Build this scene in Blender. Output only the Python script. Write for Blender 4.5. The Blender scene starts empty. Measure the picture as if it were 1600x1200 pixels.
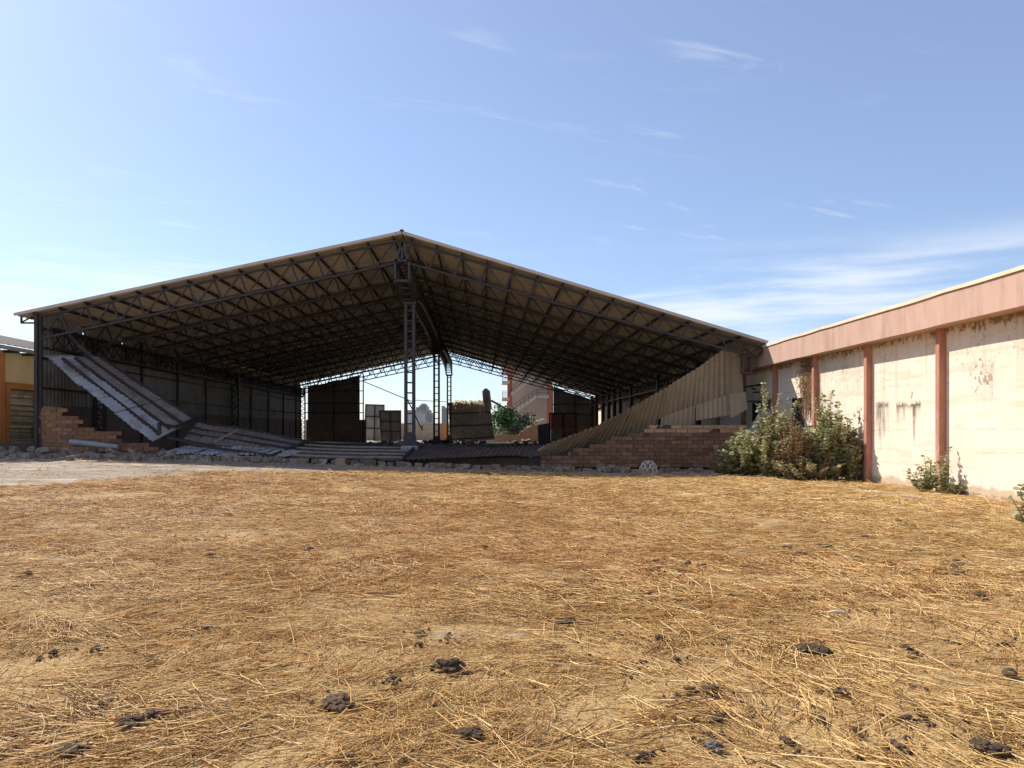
import bpy, bmesh, math, random
import numpy as np
from mathutils import Vector, Matrix, Euler

random.seed(7); rng = np.random.default_rng(7)
S = bpy.context.scene
COL = S.collection
# ------------------------------------------------------------------ camera, sky, sun, exposure
cam_d = bpy.data.cameras.new("camera"); cam = bpy.data.objects.new("camera", cam_d); COL.objects.link(cam)
cam.location = (0, 0, 1.5); cam.rotation_euler = (math.radians(90), 0, 0)
cam_d.sensor_width = 36; cam_d.lens = 36 * 1150 / 1600
cam_d.shift_x = 48 / 1600; cam_d.shift_y = 74 / 1600
cam_d.clip_end = 6000; cam_d.clip_start = 0.05
S.camera = cam
SUN_EL = math.radians(44.0); SUN_AZ = math.radians(54.8)      # azimuth to the left of the view direction
to_sun = Vector((-math.sin(SUN_AZ) * math.cos(SUN_EL), math.cos(SUN_AZ) * math.cos(SUN_EL), math.sin(SUN_EL)))
sd = bpy.data.lights.new("sun", 'SUN'); sun = bpy.data.objects.new("sun", sd); COL.objects.link(sun)
sd.energy = 4.0; sd.angle = math.radians(0.5); sd.color = (1.0, 0.93, 0.83)
sun.rotation_euler = (-to_sun).to_track_quat('-Z', 'Y').to_euler()
W = bpy.data.worlds.new("World"); S.world = W; W.use_nodes = True
BX = 7.3
def build_sky():
    nt = W.node_tree; N = nt.nodes; L = nt.links; N.clear()
    out = N.new('ShaderNodeOutputWorld'); bg = N.new('ShaderNodeBackground'); bg.inputs['Strength'].default_value = 0.11
    sky = N.new('ShaderNodeTexSky'); sky.sky_type = 'NISHITA'; sky.sun_disc = False
    sky.sun_elevation = SUN_EL; sky.sun_rotation = -SUN_AZ
    sky.altitude = 300; sky.air_density = 1.0; sky.dust_density = 0.9; sky.ozone_density = 4.5
    tc = N.new('ShaderNodeTexCoord'); sep = N.new('ShaderNodeSeparateXYZ'); L.new(tc.outputs['Generated'], sep.inputs[0])
    def math_(op, a, b=None, c=None):
        n = N.new('ShaderNodeMath'); n.operation = op
        for i, v in enumerate((a, b, c)):
            if v is None: continue
            if isinstance(v, (int, float)): n.inputs[i].default_value = v
            else: L.new(v, n.inputs[i])
        return n.outputs[0]
    def noise(vec, scale, detail, rough=0.55, dist=0.0):
        n = N.new('ShaderNodeTexNoise'); n.inputs['Scale'].default_value = scale; n.inputs['Detail'].default_value = detail
        n.inputs['Roughness'].default_value = rough; n.inputs['Distortion'].default_value = dist; L.new(vec, n.inputs['Vector']); return n.outputs['Fac']
    def ramp(f, a, b):
        n = N.new('ShaderNodeMapRange'); n.interpolation_type = 'SMOOTHSTEP'; n.clamp = True
        n.inputs['From Min'].default_value = a; n.inputs['From Max'].default_value = b; L.new(f, n.inputs['Value']); return n.outputs[0]
    def vec(x, y, z):
        n = N.new('ShaderNodeCombineXYZ')
        for i, v in enumerate((x, y, z)):
            if isinstance(v, (int, float)): n.inputs[i].default_value = v
            else: L.new(v, n.inputs[i])
        return n.outputs[0]
    zc = math_('MAXIMUM', sep.outputs[2], 0.0); zz = math_('ADD', zc, 0.12)
    u = math_('DIVIDE', sep.outputs[0], zz); v = math_('DIVIDE', sep.outputs[1], zz)
    # thin cirrus, drawn out along one wind direction
    a = math_('ADD', math_('MULTIPLY', u, 0.9), math_('MULTIPLY', v, 0.35)); b = math_('SUBTRACT', math_('MULTIPLY', v, 2.6), math_('MULTIPLY', u, 0.9))
    ci = noise(vec(a, b, 3.1), 2.3, 7, 0.62, 0.5)
    ci_big = noise(vec(u, v, 8.7), 1.5, 2)
    m1 = math_('MULTIPLY', math_('MULTIPLY', ramp(ci, 0.53, 0.80), ramp(ci_big, 0.49, 0.64)), 0.42)
    # flat cloud banks low over the horizon
    bk = noise(vec(math_('MULTIPLY_ADD', sep.outputs[0], 2.4, BX), math_('MULTIPLY', sep.outputs[1], 2.4), math_('MULTIPLY', sep.outputs[2], 19.0)), 1.25, 6, 0.55, 0.3)
    win = math_('MULTIPLY', ramp(sep.outputs[2], 0.03, 0.12), math_('SUBTRACT', 1.0, ramp(sep.outputs[2], 0.175, 0.245)))
    m2 = math_('MULTIPLY', math_('MULTIPLY', ramp(bk, 0.43, 0.66), win), 0.6)
    m = math_('MAXIMUM', m1, m2)
    mix = N.new('ShaderNodeMix'); mix.data_type = 'RGBA'; L.new(m, mix.inputs['Factor'])
    veil = N.new('ShaderNodeMix'); veil.data_type = 'RGBA'; veil.inputs['Factor'].default_value = 0.17
    L.new(sky.outputs[0], veil.inputs[6]); veil.inputs[7].default_value = (4.5, 4.6, 5.9, 1)        # thin high haze over the whole sky
    L.new(veil.outputs[2], mix.inputs[6]); mix.inputs[7].default_value = (6.4, 6.5, 6.7, 1)
    L.new(mix.outputs[2], bg.inputs['Color']); L.new(bg.outputs[0], out.inputs[0])
build_sky()
S.view_settings.view_transform = 'Standard'; S.view_settings.look = 'None'
S.view_settings.exposure = 0.65; S.view_settings.gamma = 1.0; S.view_settings.use_curve_mapping = False
S.render.engine = 'CYCLES'
S.cycles.max_bounces = 8; S.cycles.diffuse_bounces = 5; S.cycles.glossy_bounces = 3; S.cycles.transmission_bounces = 3
S.cycles.use_denoising = True; S.cycles.caustics_reflective = False; S.cycles.caustics_refractive = False
S.cycles.use_adaptive_sampling = True; S.cycles.adaptive_threshold = 0.01
S.cycles.sample_clamp_indirect = 6.0

# ------------------------------------------------------------------ helpers
F = 1150.0
def at(x, y, Y):            # a point of the place, Y metres ahead of the camera
    return Vector(((x - 752) * Y / F, Y, 1.5 - (y - 674) * Y / F))
def sstep(t): t = np.clip(t, 0, 1); return t * t * (3 - 2 * t)
def vnoise(x, y, seed=0):
    x = np.asarray(x, float); y = np.asarray(y, float)
    xi = np.floor(x).astype(np.int64); yi = np.floor(y).astype(np.int64); fx = x - xi; fy = y - yi
    def h(a, b):
        n = (a * 374761393 + b * 668265263 + seed * 974711) & 0xffffffff
        n = ((n ^ (n >> 13)) * 1274126177) & 0xffffffff
        return ((n ^ (n >> 16)) & 0xffff) / 65535.0
    fx = fx * fx * (3 - 2 * fx); fy = fy * fy * (3 - 2 * fy)
    return (h(xi, yi) * (1 - fx) + h(xi + 1, yi) * fx) * (1 - fy) + (h(xi, yi + 1) * (1 - fx) + h(xi + 1, yi + 1) * fx) * fy
def fbm(x, y, seed=0, o=4):
    s = 0; a = 0.5; t = 0
    for i in range(o):
        s = s + a * vnoise(np.asarray(x) * 2 ** i, np.asarray(y) * 2 ** i, seed + i * 17); t += a; a *= 0.55
    return s / t

class MB:
    def __init__(s): s.v = []; s.f = []
    def add(s, vs, fs):
        k = len(s.v); s.v += [tuple(p) for p in vs]; s.f += [tuple(i + k for i in f) for f in fs]
    def box(s, x0, x1, y0, y1, z0, z1):
        s.add([(x0,y0,z0),(x1,y0,z0),(x1,y1,z0),(x0,y1,z0),(x0,y0,z1),(x1,y0,z1),(x1,y1,z1),(x0,y1,z1)],
              [(0,3,2,1),(4,5,6,7),(0,1,5,4),(1,2,6,5),(2,3,7,6),(3,0,4,7)]); return s
    def bar(s, p, q, w=0.06, h=None, up=(0,0,1)):
        p = Vector(p); q = Vector(q); h = w if h is None else h
        d = (q - p).normalized(); u = Vector(up)
        if abs(d.dot(u)) > 0.98: u = Vector((0,1,0)) if abs(d.y) < 0.9 else Vector((1,0,0))
        a = d.cross(u).normalized() * (w / 2); b = a.cross(d).normalized() * (h / 2)
        s.add([p-a-b, p+a-b, p+a+b, p-a+b, q-a-b, q+a-b, q+a+b, q-a+b],
              [(0,1,2,3),(4,7,6,5),(0,4,5,1),(1,5,6,2),(2,6,7,3),(3,7,4,0)]); return s
    def tube(s, pts, rad, n=6):
        pts = [Vector(p) for p in pts]; k = len(s.v); m = len(pts)
        for i, p in enumerate(pts):
            d = (pts[min(i+1, m-1)] - pts[max(i-1, 0)]).normalized()
            u = Vector((0,0,1)) if abs(d.z) < 0.9 else Vector((1,0,0))
            a = d.cross(u).normalized(); b = a.cross(d).normalized()
            r = rad[i] if hasattr(rad, '__len__') else rad
            for j in range(n):
                t = 2 * math.pi * j / n; s.v.append(tuple(p + a * (r * math.cos(t)) + b * (r * math.sin(t))))
        for i in range(m - 1):
            for j in range(n):
                s.f.append((k+i*n+j, k+i*n+(j+1)%n, k+(i+1)*n+(j+1)%n, k+(i+1)*n+j))
        s.f.append(tuple(k + j for j in reversed(range(n)))); s.f.append(tuple(k+(m-1)*n+j for j in range(n))); return s
    def mesh(s, name, mat, smooth=False):
        me = bpy.data.meshes.new(name); me.from_pydata(s.v, [], s.f); me.update()
        if mat: me.materials.append(mat)
        if smooth: me.polygons.foreach_set('use_smooth', [True] * len(me.polygons))
        return me
    def build(s, name, mat, parent=None, smooth=False):
        return link(name, s.mesh(name, mat, smooth), parent)
def link(name, me, parent=None, loc=None, rot=None, scale=None):
    o = bpy.data.objects.new(name, me); COL.objects.link(o)
    if parent is not None:
        o.parent = parent
        if parent.type == 'EMPTY': o.matrix_parent_inverse = Matrix.Translation(-Vector(parent.location))
    if loc is not None: o.location = loc
    if rot is not None: o.rotation_euler = rot
    if scale is not None: o.scale = scale
    return o
def tag(o, label, cat, group=None):
    o['label'] = label; o['category'] = cat; o['kind'] = 'thing'
    if group: o['group'] = group
    return o
def thing(name, loc, label, cat, group=None):
    o = bpy.data.objects.new(name, None); COL.objects.link(o); o.location = loc; o.empty_display_size = 0.2
    return tag(o, label, cat, group)
def kind(o, k): o['kind'] = k; return o
def fast_mesh(name, V, Q, mat, cols=None, attr='Col'):      # V (n,3), Q (m,4) or (m,3)
    me = bpy.data.meshes.new(name); V = np.asarray(V, np.float32); Q = np.asarray(Q, np.int32); k = Q.shape[1]
    me.vertices.add(len(V)); me.vertices.foreach_set('co', V.ravel())
    me.loops.add(Q.size); me.loops.foreach_set('vertex_index', Q.ravel())
    me.polygons.add(len(Q)); me.polygons.foreach_set('loop_start', np.arange(0, Q.size, k, dtype=np.int32))
    me.update(calc_edges=True)
    if cols is not None:
        a = me.color_attributes.new(attr, 'FLOAT_COLOR', 'POINT'); c = np.ones((len(V), 4), np.float32); c[:, :3] = cols
        a.data.foreach_set('color', c.ravel())
    me.materials.append(mat); return me

# ------------------------------------------------------------------ materials
def mk(name, c1, c2=None, scale=6, rough=0.7, metal=0.0, bump=0.0, bscale=40, c3=None, s3=1.2, lo3=0.5, hi3=0.7, amt3=0.8, rnd=0.0, stretch=(1,1,1), attr=None, spec=0.3, transl=0.0):
    m = bpy.data.materials.new(name); m.use_nodes = True; nt = m.node_tree; N = nt.nodes; L = nt.links
    b = N['Principled BSDF']; b.inputs['Roughness'].default_value = rough; b.inputs['Metallic'].default_value = metal
    b.inputs['Specular IOR Level'].default_value = spec
    geo = N.new('ShaderNodeNewGeometry'); mp = N.new('ShaderNodeMapping'); mp.inputs['Scale'].default_value = stretch; L.new(geo.outputs['Position'], mp.inputs[0])
    def noise(sc, det=5):
        n = N.new('ShaderNodeTexNoise'); n.inputs['Scale'].default_value = sc; n.inputs['Detail'].default_value = det; n.inputs['Roughness'].default_value = 0.6
        L.new(mp.outputs[0], n.inputs['Vector']); return n.outputs['Fac']
    def mixc(f, a, c):
        x = N.new('ShaderNodeMix'); x.data_type = 'RGBA'; L.new(f, x.inputs['Factor'])
        for i, q in ((6, a), (7, c)):
            if isinstance(q, tuple): x.inputs[i].default_value = (*q, 1)
            else: L.new(q, x.inputs[i])
        return x.outputs[2]
    def rng_(f, lo, hi, a=0.0, z=1.0):
        x = N.new('ShaderNodeMapRange'); x.interpolation_type = 'SMOOTHSTEP'; x.inputs['From Min'].default_value = lo; x.inputs['From Max'].default_value = hi
        x.inputs['To Min'].default_value = a; x.inputs['To Max'].default_value = z; L.new(f, x.inputs['Value']); return x.outputs[0]
    c2 = c2 or tuple(x * 0.72 for x in c1)
    col = mixc(rng_(noise(scale), 0.32, 0.68), c2, c1)
    if attr:
        at_ = N.new('ShaderNodeAttribute'); at_.attribute_name = attr
        x = N.new('ShaderNodeMix'); x.data_type = 'RGBA'; x.blend_type = 'MULTIPLY'; x.inputs['Factor'].default_value = 1
        L.new(col, x.inputs[6]); L.new(at_.outputs['Color'], x.inputs[7]); col = x.outputs[2]
    if c3: col = mixc(rng_(noise(s3, 7), lo3, hi3, 0, amt3), col, c3)
    if rnd:
        oi = N.new('ShaderNodeObjectInfo'); hs = N.new('ShaderNodeHueSaturation')
        r = N.new('ShaderNodeMapRange'); r.inputs['To Min'].default_value = 1 - rnd; r.inputs['To Max'].default_value = 1 + rnd; L.new(oi.outputs['Random'], r.inputs['Value'])
        L.new(r.outputs[0], hs.inputs['Value']); L.new(col, hs.inputs['Color']); col = hs.outputs[0]
    L.new(col, b.inputs['Base Color'])
    if bump:
        bp = N.new('ShaderNodeBump'); bp.inputs['Strength'].default_value = bump; bp.inputs['Distance'].default_value = 0.02
        L.new(noise(bscale, 6), bp.inputs['Height']); L.new(bp.outputs[0], b.inputs['Normal'])
    if transl:
        tr = N.new('ShaderNodeBsdfTranslucent'); L.new(col, tr.inputs['Color']); mx = N.new('ShaderNodeMixShader'); mx.inputs[0].default_value = transl
        L.new(b.outputs[0], mx.inputs[1]); L.new(tr.outputs[0], mx.inputs[2]); L.new(mx.outputs[0], N['Material Output'].inputs['Surface'])
    return m
def mk_brick(name, axis, bw, bh, c1, c2, cm):
    m = bpy.data.materials.new(name); m.use_nodes = True; nt = m.node_tree; N = nt.nodes; L = nt.links; b = N['Principled BSDF']; b.inputs['Roughness'].default_value = 0.9
    geo = N.new('ShaderNodeNewGeometry'); sp = N.new('ShaderNodeSeparateXYZ'); cb = N.new('ShaderNodeCombineXYZ'); L.new(geo.outputs['Position'], sp.inputs[0])
    L.new(sp.outputs[axis], cb.inputs[0]); L.new(sp.outputs[2], cb.inputs[1])
    br = N.new('ShaderNodeTexBrick'); br.inputs['Scale'].default_value = 1; br.inputs['Brick Width'].default_value = bw; br.inputs['Row Height'].default_value = bh
    br.inputs['Mortar Size'].default_value = 0.012; br.inputs['Color1'].default_value = (*c1, 1); br.inputs['Color2'].default_value = (*c2, 1); br.inputs['Mortar'].default_value = (*cm, 1)
    L.new(cb.outputs[0], br.inputs['Vector']); ns = N.new('ShaderNodeTexNoise'); ns.inputs['Scale'].default_value = 1.7; ns.inputs['Detail'].default_value = 6; L.new(geo.outputs['Position'], ns.inputs['Vector'])
    x = N.new('ShaderNodeMix'); x.data_type = 'RGBA'; x.blend_type = 'MULTIPLY'; x.inputs['Factor'].default_value = 0.6; L.new(br.outputs['Color'], x.inputs[6]); L.new(ns.outputs['Color'], x.inputs[7])
    hs = N.new('ShaderNodeHueSaturation'); hs.inputs['Value'].default_value = 1.5; hs.inputs['Saturation'].default_value = 0.85; L.new(x.outputs[2], hs.inputs['Color']); L.new(hs.outputs[0], b.inputs['Base Color'])
    bp = N.new('ShaderNodeBump'); bp.inputs['Strength'].default_value = 0.6; bp.inputs['Distance'].default_value = 0.01; bp.invert = True; L.new(br.outputs['Fac'], bp.inputs['Height']); L.new(bp.outputs[0], b.inputs['Normal'])
    return m
M = {}
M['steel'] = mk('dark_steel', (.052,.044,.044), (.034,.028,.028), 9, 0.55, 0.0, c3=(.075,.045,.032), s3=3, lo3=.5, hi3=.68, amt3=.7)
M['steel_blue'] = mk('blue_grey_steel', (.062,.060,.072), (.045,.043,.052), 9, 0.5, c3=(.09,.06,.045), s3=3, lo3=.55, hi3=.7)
M['roof'] = mk('roof_sheet', (.57,.52,.455), (.50,.455,.395), 1.3, 0.62, c3=(.37,.315,.26), s3=.9, lo3=.52, hi3=.75, amt3=.5)
M['clad'] = mk('wall_cladding', (.36,.345,.325), (.28,.27,.255), 1.5, 0.6, c3=(.10,.075,.06), s3=.8, lo3=.5, hi3=.75, amt3=.6)
M['clad_dark'] = mk('dark_cladding', (.20,.195,.20), (.16,.155,.158), 1.5, 0.65, c3=(.12,.105,.10), s3=.8)
M['clad_light'] = mk('pale_cladding', (.46,.46,.40), (.38,.38,.33), 1.5, 0.6, c3=(.2,.16,.12), s3=.8, amt3=.5)
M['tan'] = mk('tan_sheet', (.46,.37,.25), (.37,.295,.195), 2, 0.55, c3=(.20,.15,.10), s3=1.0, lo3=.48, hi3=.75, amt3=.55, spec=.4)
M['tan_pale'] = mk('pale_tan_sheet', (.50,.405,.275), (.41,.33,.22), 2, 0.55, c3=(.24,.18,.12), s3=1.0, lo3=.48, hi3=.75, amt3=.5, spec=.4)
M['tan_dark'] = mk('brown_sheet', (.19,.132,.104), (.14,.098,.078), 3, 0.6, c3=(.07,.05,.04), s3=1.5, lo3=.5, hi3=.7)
M['zinc'] = mk('zinc_sheet', (.56,.545,.53), (.46,.45,.44), 2.5, 0.45, 0.15, c3=(.27,.215,.17), s3=1.1, lo3=.5, hi3=.66, amt3=.85, spec=.5)
M['zinc_brown'] = mk('dusty_brown_sheet', (.34,.275,.23), (.26,.21,.175), 2.5, 0.6, c3=(.17,.125,.10), s3=1.6, lo3=.5, hi3=.7)
M['brick_red'] = mk('red_clay_block', (.33,.175,.10), (.23,.115,.066), 11, 0.9, bump=.5, bscale=35, rnd=.30, c3=(.42,.32,.22), s3=2.4, lo3=.52, hi3=.72, amt3=.6)
M['brick_brown'] = mk('brown_clay_block', (.26,.148,.09), (.18,.10,.063), 11, 0.9, bump=.5, bscale=35, rnd=.28, c3=(.31,.235,.175), s3=2.2, lo3=.54, hi3=.74, amt3=.55)
M['brick_tan'] = mk('tan_clay_block', (.56,.36,.22), (.44,.27,.16), 11, 0.9, bump=.4, bscale=35, rnd=.14)
M['mortar_red'] = mk('red_mortar', (.24,.14,.09), (.18,.10,.065), 20, 0.95)
M['mortar_brown'] = mk('brown_mortar', (.13,.075,.06), (.10,.058,.048), 20, 0.95)
M['rubble'] = mk('rubble_block', (.33,.235,.165), (.20,.135,.095), 9, 0.92, bump=.5, bscale=30, rnd=.35, c3=(.45,.40,.34), s3=6, lo3=.5, hi3=.68, amt3=.7)
M['concrete'] = mk('concrete', (.40,.38,.36), (.30,.285,.27), 5, 0.9, bump=.3, bscale=40, c3=(.20,.18,.16), s3=2)
M['floor'] = mk('hall_floor', (.20,.17,.145), (.14,.12,.105), 1.2, 0.95, c3=(.08,.065,.055), s3=.5)
M['int_brick_y'] = mk_brick('left_inner_brick', 1, .42, .16, (.27,.175,.135), (.22,.14,.11), (.16,.12,.10))
M['int_brick_x'] = mk_brick('far_inner_brick', 0, .42, .16, (.24,.155,.13), (.19,.125,.105), (.14,.105,.09))
M['far_block'] = mk_brick('far_block_wall', 0, .45, .22, (.46,.34,.19), (.40,.29,.16), (.33,.25,.15))
M['far_brick'] = mk_brick('far_red_brick', 0, .40, .16, (.36,.19,.10), (.30,.155,.085), (.26,.17,.10))
M['orange'] = mk('orange_paint', (.62,.25,.075), (.50,.19,.055), 3, 0.75, c3=(.3,.13,.05), s3=1.5, lo3=.55, hi3=.75)
M['yellow'] = mk('yellow_plaster', (.82,.66,.37), (.75,.59,.32), 1.5, 0.85, c3=(.45,.34,.2), s3=1, lo3=.55, hi3=.8, amt3=.5)
M['shutter'] = mk('shutter_metal', (.58,.49,.36), (.46,.38,.27), 5, 0.6, c3=(.13,.10,.08), s3=2, rnd=.15)
M['far_roof'] = mk('dark_brown_roof', (.13,.10,.085), (.09,.07,.06), 2, 0.8)
M['wall'] = mk('cream_plaster', (.80,.70,.565), (.77,.67,.535), 0.9, 0.9, bump=.12, bscale=25, attr='Col')
M['fascia'] = mk('pink_plaster', (.55,.365,.285), (.50,.325,.25), 2.2, 0.88, bump=.35, bscale=30, c3=(.36,.23,.18), s3=1.3, lo3=.47, hi3=.72, amt3=.6, stretch=(1,2.2,.45))
M['coping'] = mk('cream_coping', (.80,.66,.47), (.70,.56,.39), 2, 0.85, c3=(.4,.3,.22), s3=1.6, lo3=.6, hi3=.75, amt3=.6)
M['pilaster'] = mk('terracotta_paint', (.47,.225,.15), (.40,.185,.12), 3, 0.85, bump=.3, bscale=30, c3=(.62,.40,.31), s3=2.2, lo3=.52, hi3=.70, amt3=.65, stretch=(1.6,1.6,.6))
M['door'] = mk('dark_door', (.045,.047,.055), (.03,.03,.036), 4, 0.5)
M['grey_sheet'] = mk('grey_sheet', (.36,.37,.37), (.28,.285,.29), 3, 0.6, c3=(.2,.18,.16), s3=2, amt3=.5)
M['rust'] = mk('rusty_panel', (.42,.20,.125), (.30,.13,.085), 2.5, 0.8, c3=(.42,.32,.25), s3=1.3, lo3=.55, hi3=.7)
M['pale_board'] = mk('pale_board', (.42,.34,.26), (.32,.25,.19), 2.5, 0.8)
M['stair_wall'] = mk('far_plaster', (.50,.43,.35), (.44,.375,.30), .6, 0.9, c3=(.34,.29,.24), s3=.4, amt3=.6)
M['stair_red'] = mk('far_red_column', (.42,.125,.075), (.36,.10,.06), 1, 0.85)
M['far_dark'] = mk('far_railing', (.10,.11,.12), (.08,.085,.09), 1, 0.6)
M['skyline'] = mk('skyline_wall', (.46,.46,.45), (.40,.40,.40), .1, 0.9)
M['skyline_win'] = mk('skyline_window', (.20,.21,.22), (.17,.18,.19), .1, 0.5)
M['cage'] = mk('whitish_wicker', (.62,.55,.46), (.50,.43,.35), 15, 0.85)
M['dung'] = mk('dung', (.15,.094,.055), (.075,.047,.028), 22, 0.95, bump=.9, bscale=60, c3=(.26,.18,.105), s3=16, lo3=.55, hi3=.75, amt3=.6, rnd=.25)
M['dung_grey'] = mk('dry_grey_dung', (.21,.18,.15), (.11,.09,.075), 30, 0.95, bump=.9, bscale=60)
M['straw'] = mk('straw', (1.05,1.05,1.05), (.82,.80,.76), 60, 0.62, attr='Col', spec=.35, transl=.2)
M['bark'] = mk('stem', (.33,.28,.19), (.22,.18,.12), 20, 0.9)
M['twig'] = mk('dry_twig', (.33,.19,.105), (.22,.12,.065), 20, 0.9)
M['leaf'] = mk('leaf', (1.0,1.0,1.0), (.75,.78,.75), 8, 0.6, attr='Col', spec=.35, transl=.42)
M['tatter'] = mk('tattered_sheet', (.66,.55,.34), (.38,.30,.18), 3, 0.8)
M['debris'] = mk('pale_debris', (.60,.57,.52), (.5,.47,.42), 12, 0.8)
M['bone'] = mk('bleached_bone', (.74,.68,.58), (.6,.54,.44), 12, 0.7)
M['bracket'] = mk('bracket_brown', (.15,.095,.085), (.11,.07,.062), 6, .7)
M['husk'] = mk('husk', (.62,.47,.28), (.52,.38,.21), 30, .8)
M['cable'] = mk('black_cable', (.03,.03,.03), (.02,.02,.02), 5, 0.6)

# ------------------------------------------------------------------ ground
def gz(X, Y):
    X = np.asarray(X, float); Y = np.asarray(Y, float)
    g = 0.5 * sstep((6 - X) / 22) * sstep((Y - 12) / 15.5)
    b = 0.03 * (fbm(X * .35, Y * .35, 3) - .5) + 0.022 * (fbm(X * 1.6, Y * 1.6, 5, 3) - .5)
    return g + b * sstep((30 - Y) / 4)
def straw_edge(X): return np.interp(X, [-40,-12,-10,-8.6,-2.6,5.5,9,14], [14,17.8,20.0,21.7,25.7,25.4,25.0,25.0])
def straw_cover(X, Y):      # 0 bare .. 1 covered
    e = straw_edge(X) + 2.6 * (fbm(X * .55, Y * .9, 21) - .5)
    c = np.maximum(sstep((e - Y) / 1.0), .05 * (Y < 26.4))
    n = fbm(X * .62, Y * 1.1, 33, 4)
    patch = sstep((n - .29) / .14)
    near_bare = 1 - .85 * sstep(1 - np.hypot((X - 0.55) / .55, (Y - 3.9) / 1.0)) - .6 * sstep(1 - np.hypot((X - 2.9) / .5, (Y - 4.3) / .5))
    wallside = sstep((10.75 + .5 * (fbm(X, Y * .6, 8) - .5) - X) / .7)
    strip = 1 - .8 * np.exp(-((X - 9.6 - .35 * np.sin(Y * .8)) / .35) ** 2) * sstep((fbm(X * .5, Y * .35, 44) - .40) / .15)
    cl = .32 + .68 * sstep((fbm(X * 1.1, Y * 1.1, 37, 4) - .36) / .22)
    return c * cl * np.clip(.30 + .70 * patch, 0, 1) * np.clip(near_bare, 0.1, 1) * (0.35 + .65 * wallside) * strip
def bare_mask(X, Y):        # 1 concrete showing
    e = straw_edge(X) + 2.0 * (fbm(X * .55, Y * .9, 21) - .5)
    c = sstep((Y - e + .8) / 1.6)
    n = fbm(X * .62, Y * 1.1, 33, 4)
    p = sstep((.30 - n) / .06)
    strip = np.exp(-((X - 9.6 - .35 * np.sin(Y * .8)) / .4) ** 2) * sstep((fbm(X * .5, Y * .35, 44) - .38) / .12)
    return np.clip(np.maximum(np.maximum(c, .50 * p), .9 * strip * sstep((Y - 7) / 4)), 0, 1)
def build_ground():
    xs = np.concatenate([[-4000,-1200,-400,-150,-70,-45], np.arange(-32, 16.01, .14), [22,35,60,150,400,1200,4000]])
    ys = np.concatenate([[-400,-60,-12,-3], np.arange(0, 30.01, .12), [32,36,45,60,80,110,160,300,700,1800,4500]])
    XX, YY = np.meshgrid(xs, ys); ZZ = gz(XX, YY); nx, ny = len(xs), len(ys)
    V = np.stack([XX, YY, ZZ], -1).reshape(-1, 3)
    i = np.arange(nx - 1)[None, :] + nx * np.arange(ny - 1)[:, None]; Q = np.stack([i, i + 1, i + 1 + nx, i + nx], -1).reshape(-1, 4)
    bm_ = bare_mask(V[:, 0], V[:, 1]); cols = np.stack([bm_, np.zeros_like(bm_), np.zeros_like(bm_)], -1)
    m = bpy.data.materials.new('dusty_ground'); m.use_nodes = True; nt = m.node_tree; N = nt.nodes; L = nt.links; b = N['Principled BSDF']; b.inputs['Roughness'].default_value = .95; b.inputs['Specular IOR Level'].default_value = .15
    geo = N.new('ShaderNodeNewGeometry')
    def noise(sc, det=6, st=(1,1,1), rough=.65):
        mp = N.new('ShaderNodeMapping'); mp.inputs['Scale'].default_value = st; L.new(geo.outputs['Position'], mp.inputs[0])
        n = N.new('ShaderNodeTexNoise'); n.inputs['Scale'].default_value = sc; n.inputs['Detail'].default_value = det; n.inputs['Roughness'].default_value = rough; L.new(mp.outputs[0], n.inputs['Vector']); return n.outputs['Fac']
    def rr(f, lo, hi):
        x = N.new('ShaderNodeMapRange'); x.interpolation_type = 'SMOOTHSTEP'; x.inputs['From Min'].default_value = lo; x.inputs['From Max'].default_value = hi; L.new(f, x.inputs['Value']); return x.outputs[0]
    def mix(f, a, c):
        x = N.new('ShaderNodeMix'); x.data_type = 'RGBA'; L.new(f, x.inputs['Factor'])
        for i_, q in ((6, a), (7, c)):
            if isinstance(q, tuple): x.inputs[i_].default_value = (*q, 1)
            else: L.new(q, x.inputs[i_])
        return x.outputs[2]
    dust = mix(rr(noise(1.1), .35, .65), (.30,.18,.075), (.42,.268,.118))
    dust = mix(rr(noise(70, 4), .45, .62), dust, (.56,.39,.175))
    dust = mix(rr(noise(38, 5), .56, .68), dust, (.19,.11,.055))
    conc = mix(rr(noise(.8, 7, (1, 2.2, 1)), .38, .62), (.37,.305,.235), (.29,.24,.185))
    conc = mix(rr(noise(.55, 6, (.6, 3.2, 1)), .52, .66), conc, (.54,.445,.335))
    conc = mix(rr(noise(9, 6), .58, .68), conc, (.17,.135,.10))
    conc = mix(rr(noise(2.2, 7, (.7, 2.5, 1)), .55, .66), conc, (.25,.185,.12))
    at_ = N.new('ShaderNodeAttribute'); at_.attribute_name = 'Col'; sp = N.new('ShaderNodeSeparateColor'); L.new(at_.outputs['Color'], sp.inputs[0])
    ad = N.new('ShaderNodeMath'); ad.operation = 'ADD'; L.new(sp.outputs[0], ad.inputs[0]); sb = N.new('ShaderNodeMath'); sb.operation = 'MULTIPLY_ADD'; L.new(noise(5, 6), sb.inputs[0]); sb.inputs[1].default_value = .9; sb.inputs[2].default_value = -.45; L.new(sb.outputs[0], ad.inputs[1])
    L.new(mix(rr(ad.outputs[0], .35, .65), dust, conc), b.inputs['Base Color'])
    bp = N.new('ShaderNodeBump'); bp.inputs['Strength'].default_value = .7; bp.inputs['Distance'].default_value = .02; L.new(noise(45, 6), bp.inputs['Height']); L.new(bp.outputs[0], b.inputs['Normal'])
    o = link('ground', fast_mesh('ground', V, Q, m, cols)); kind(o, 'structure')
    o.data.polygons.foreach_set('use_smooth', [True] * len(o.data.polygons))
build_ground()

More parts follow.
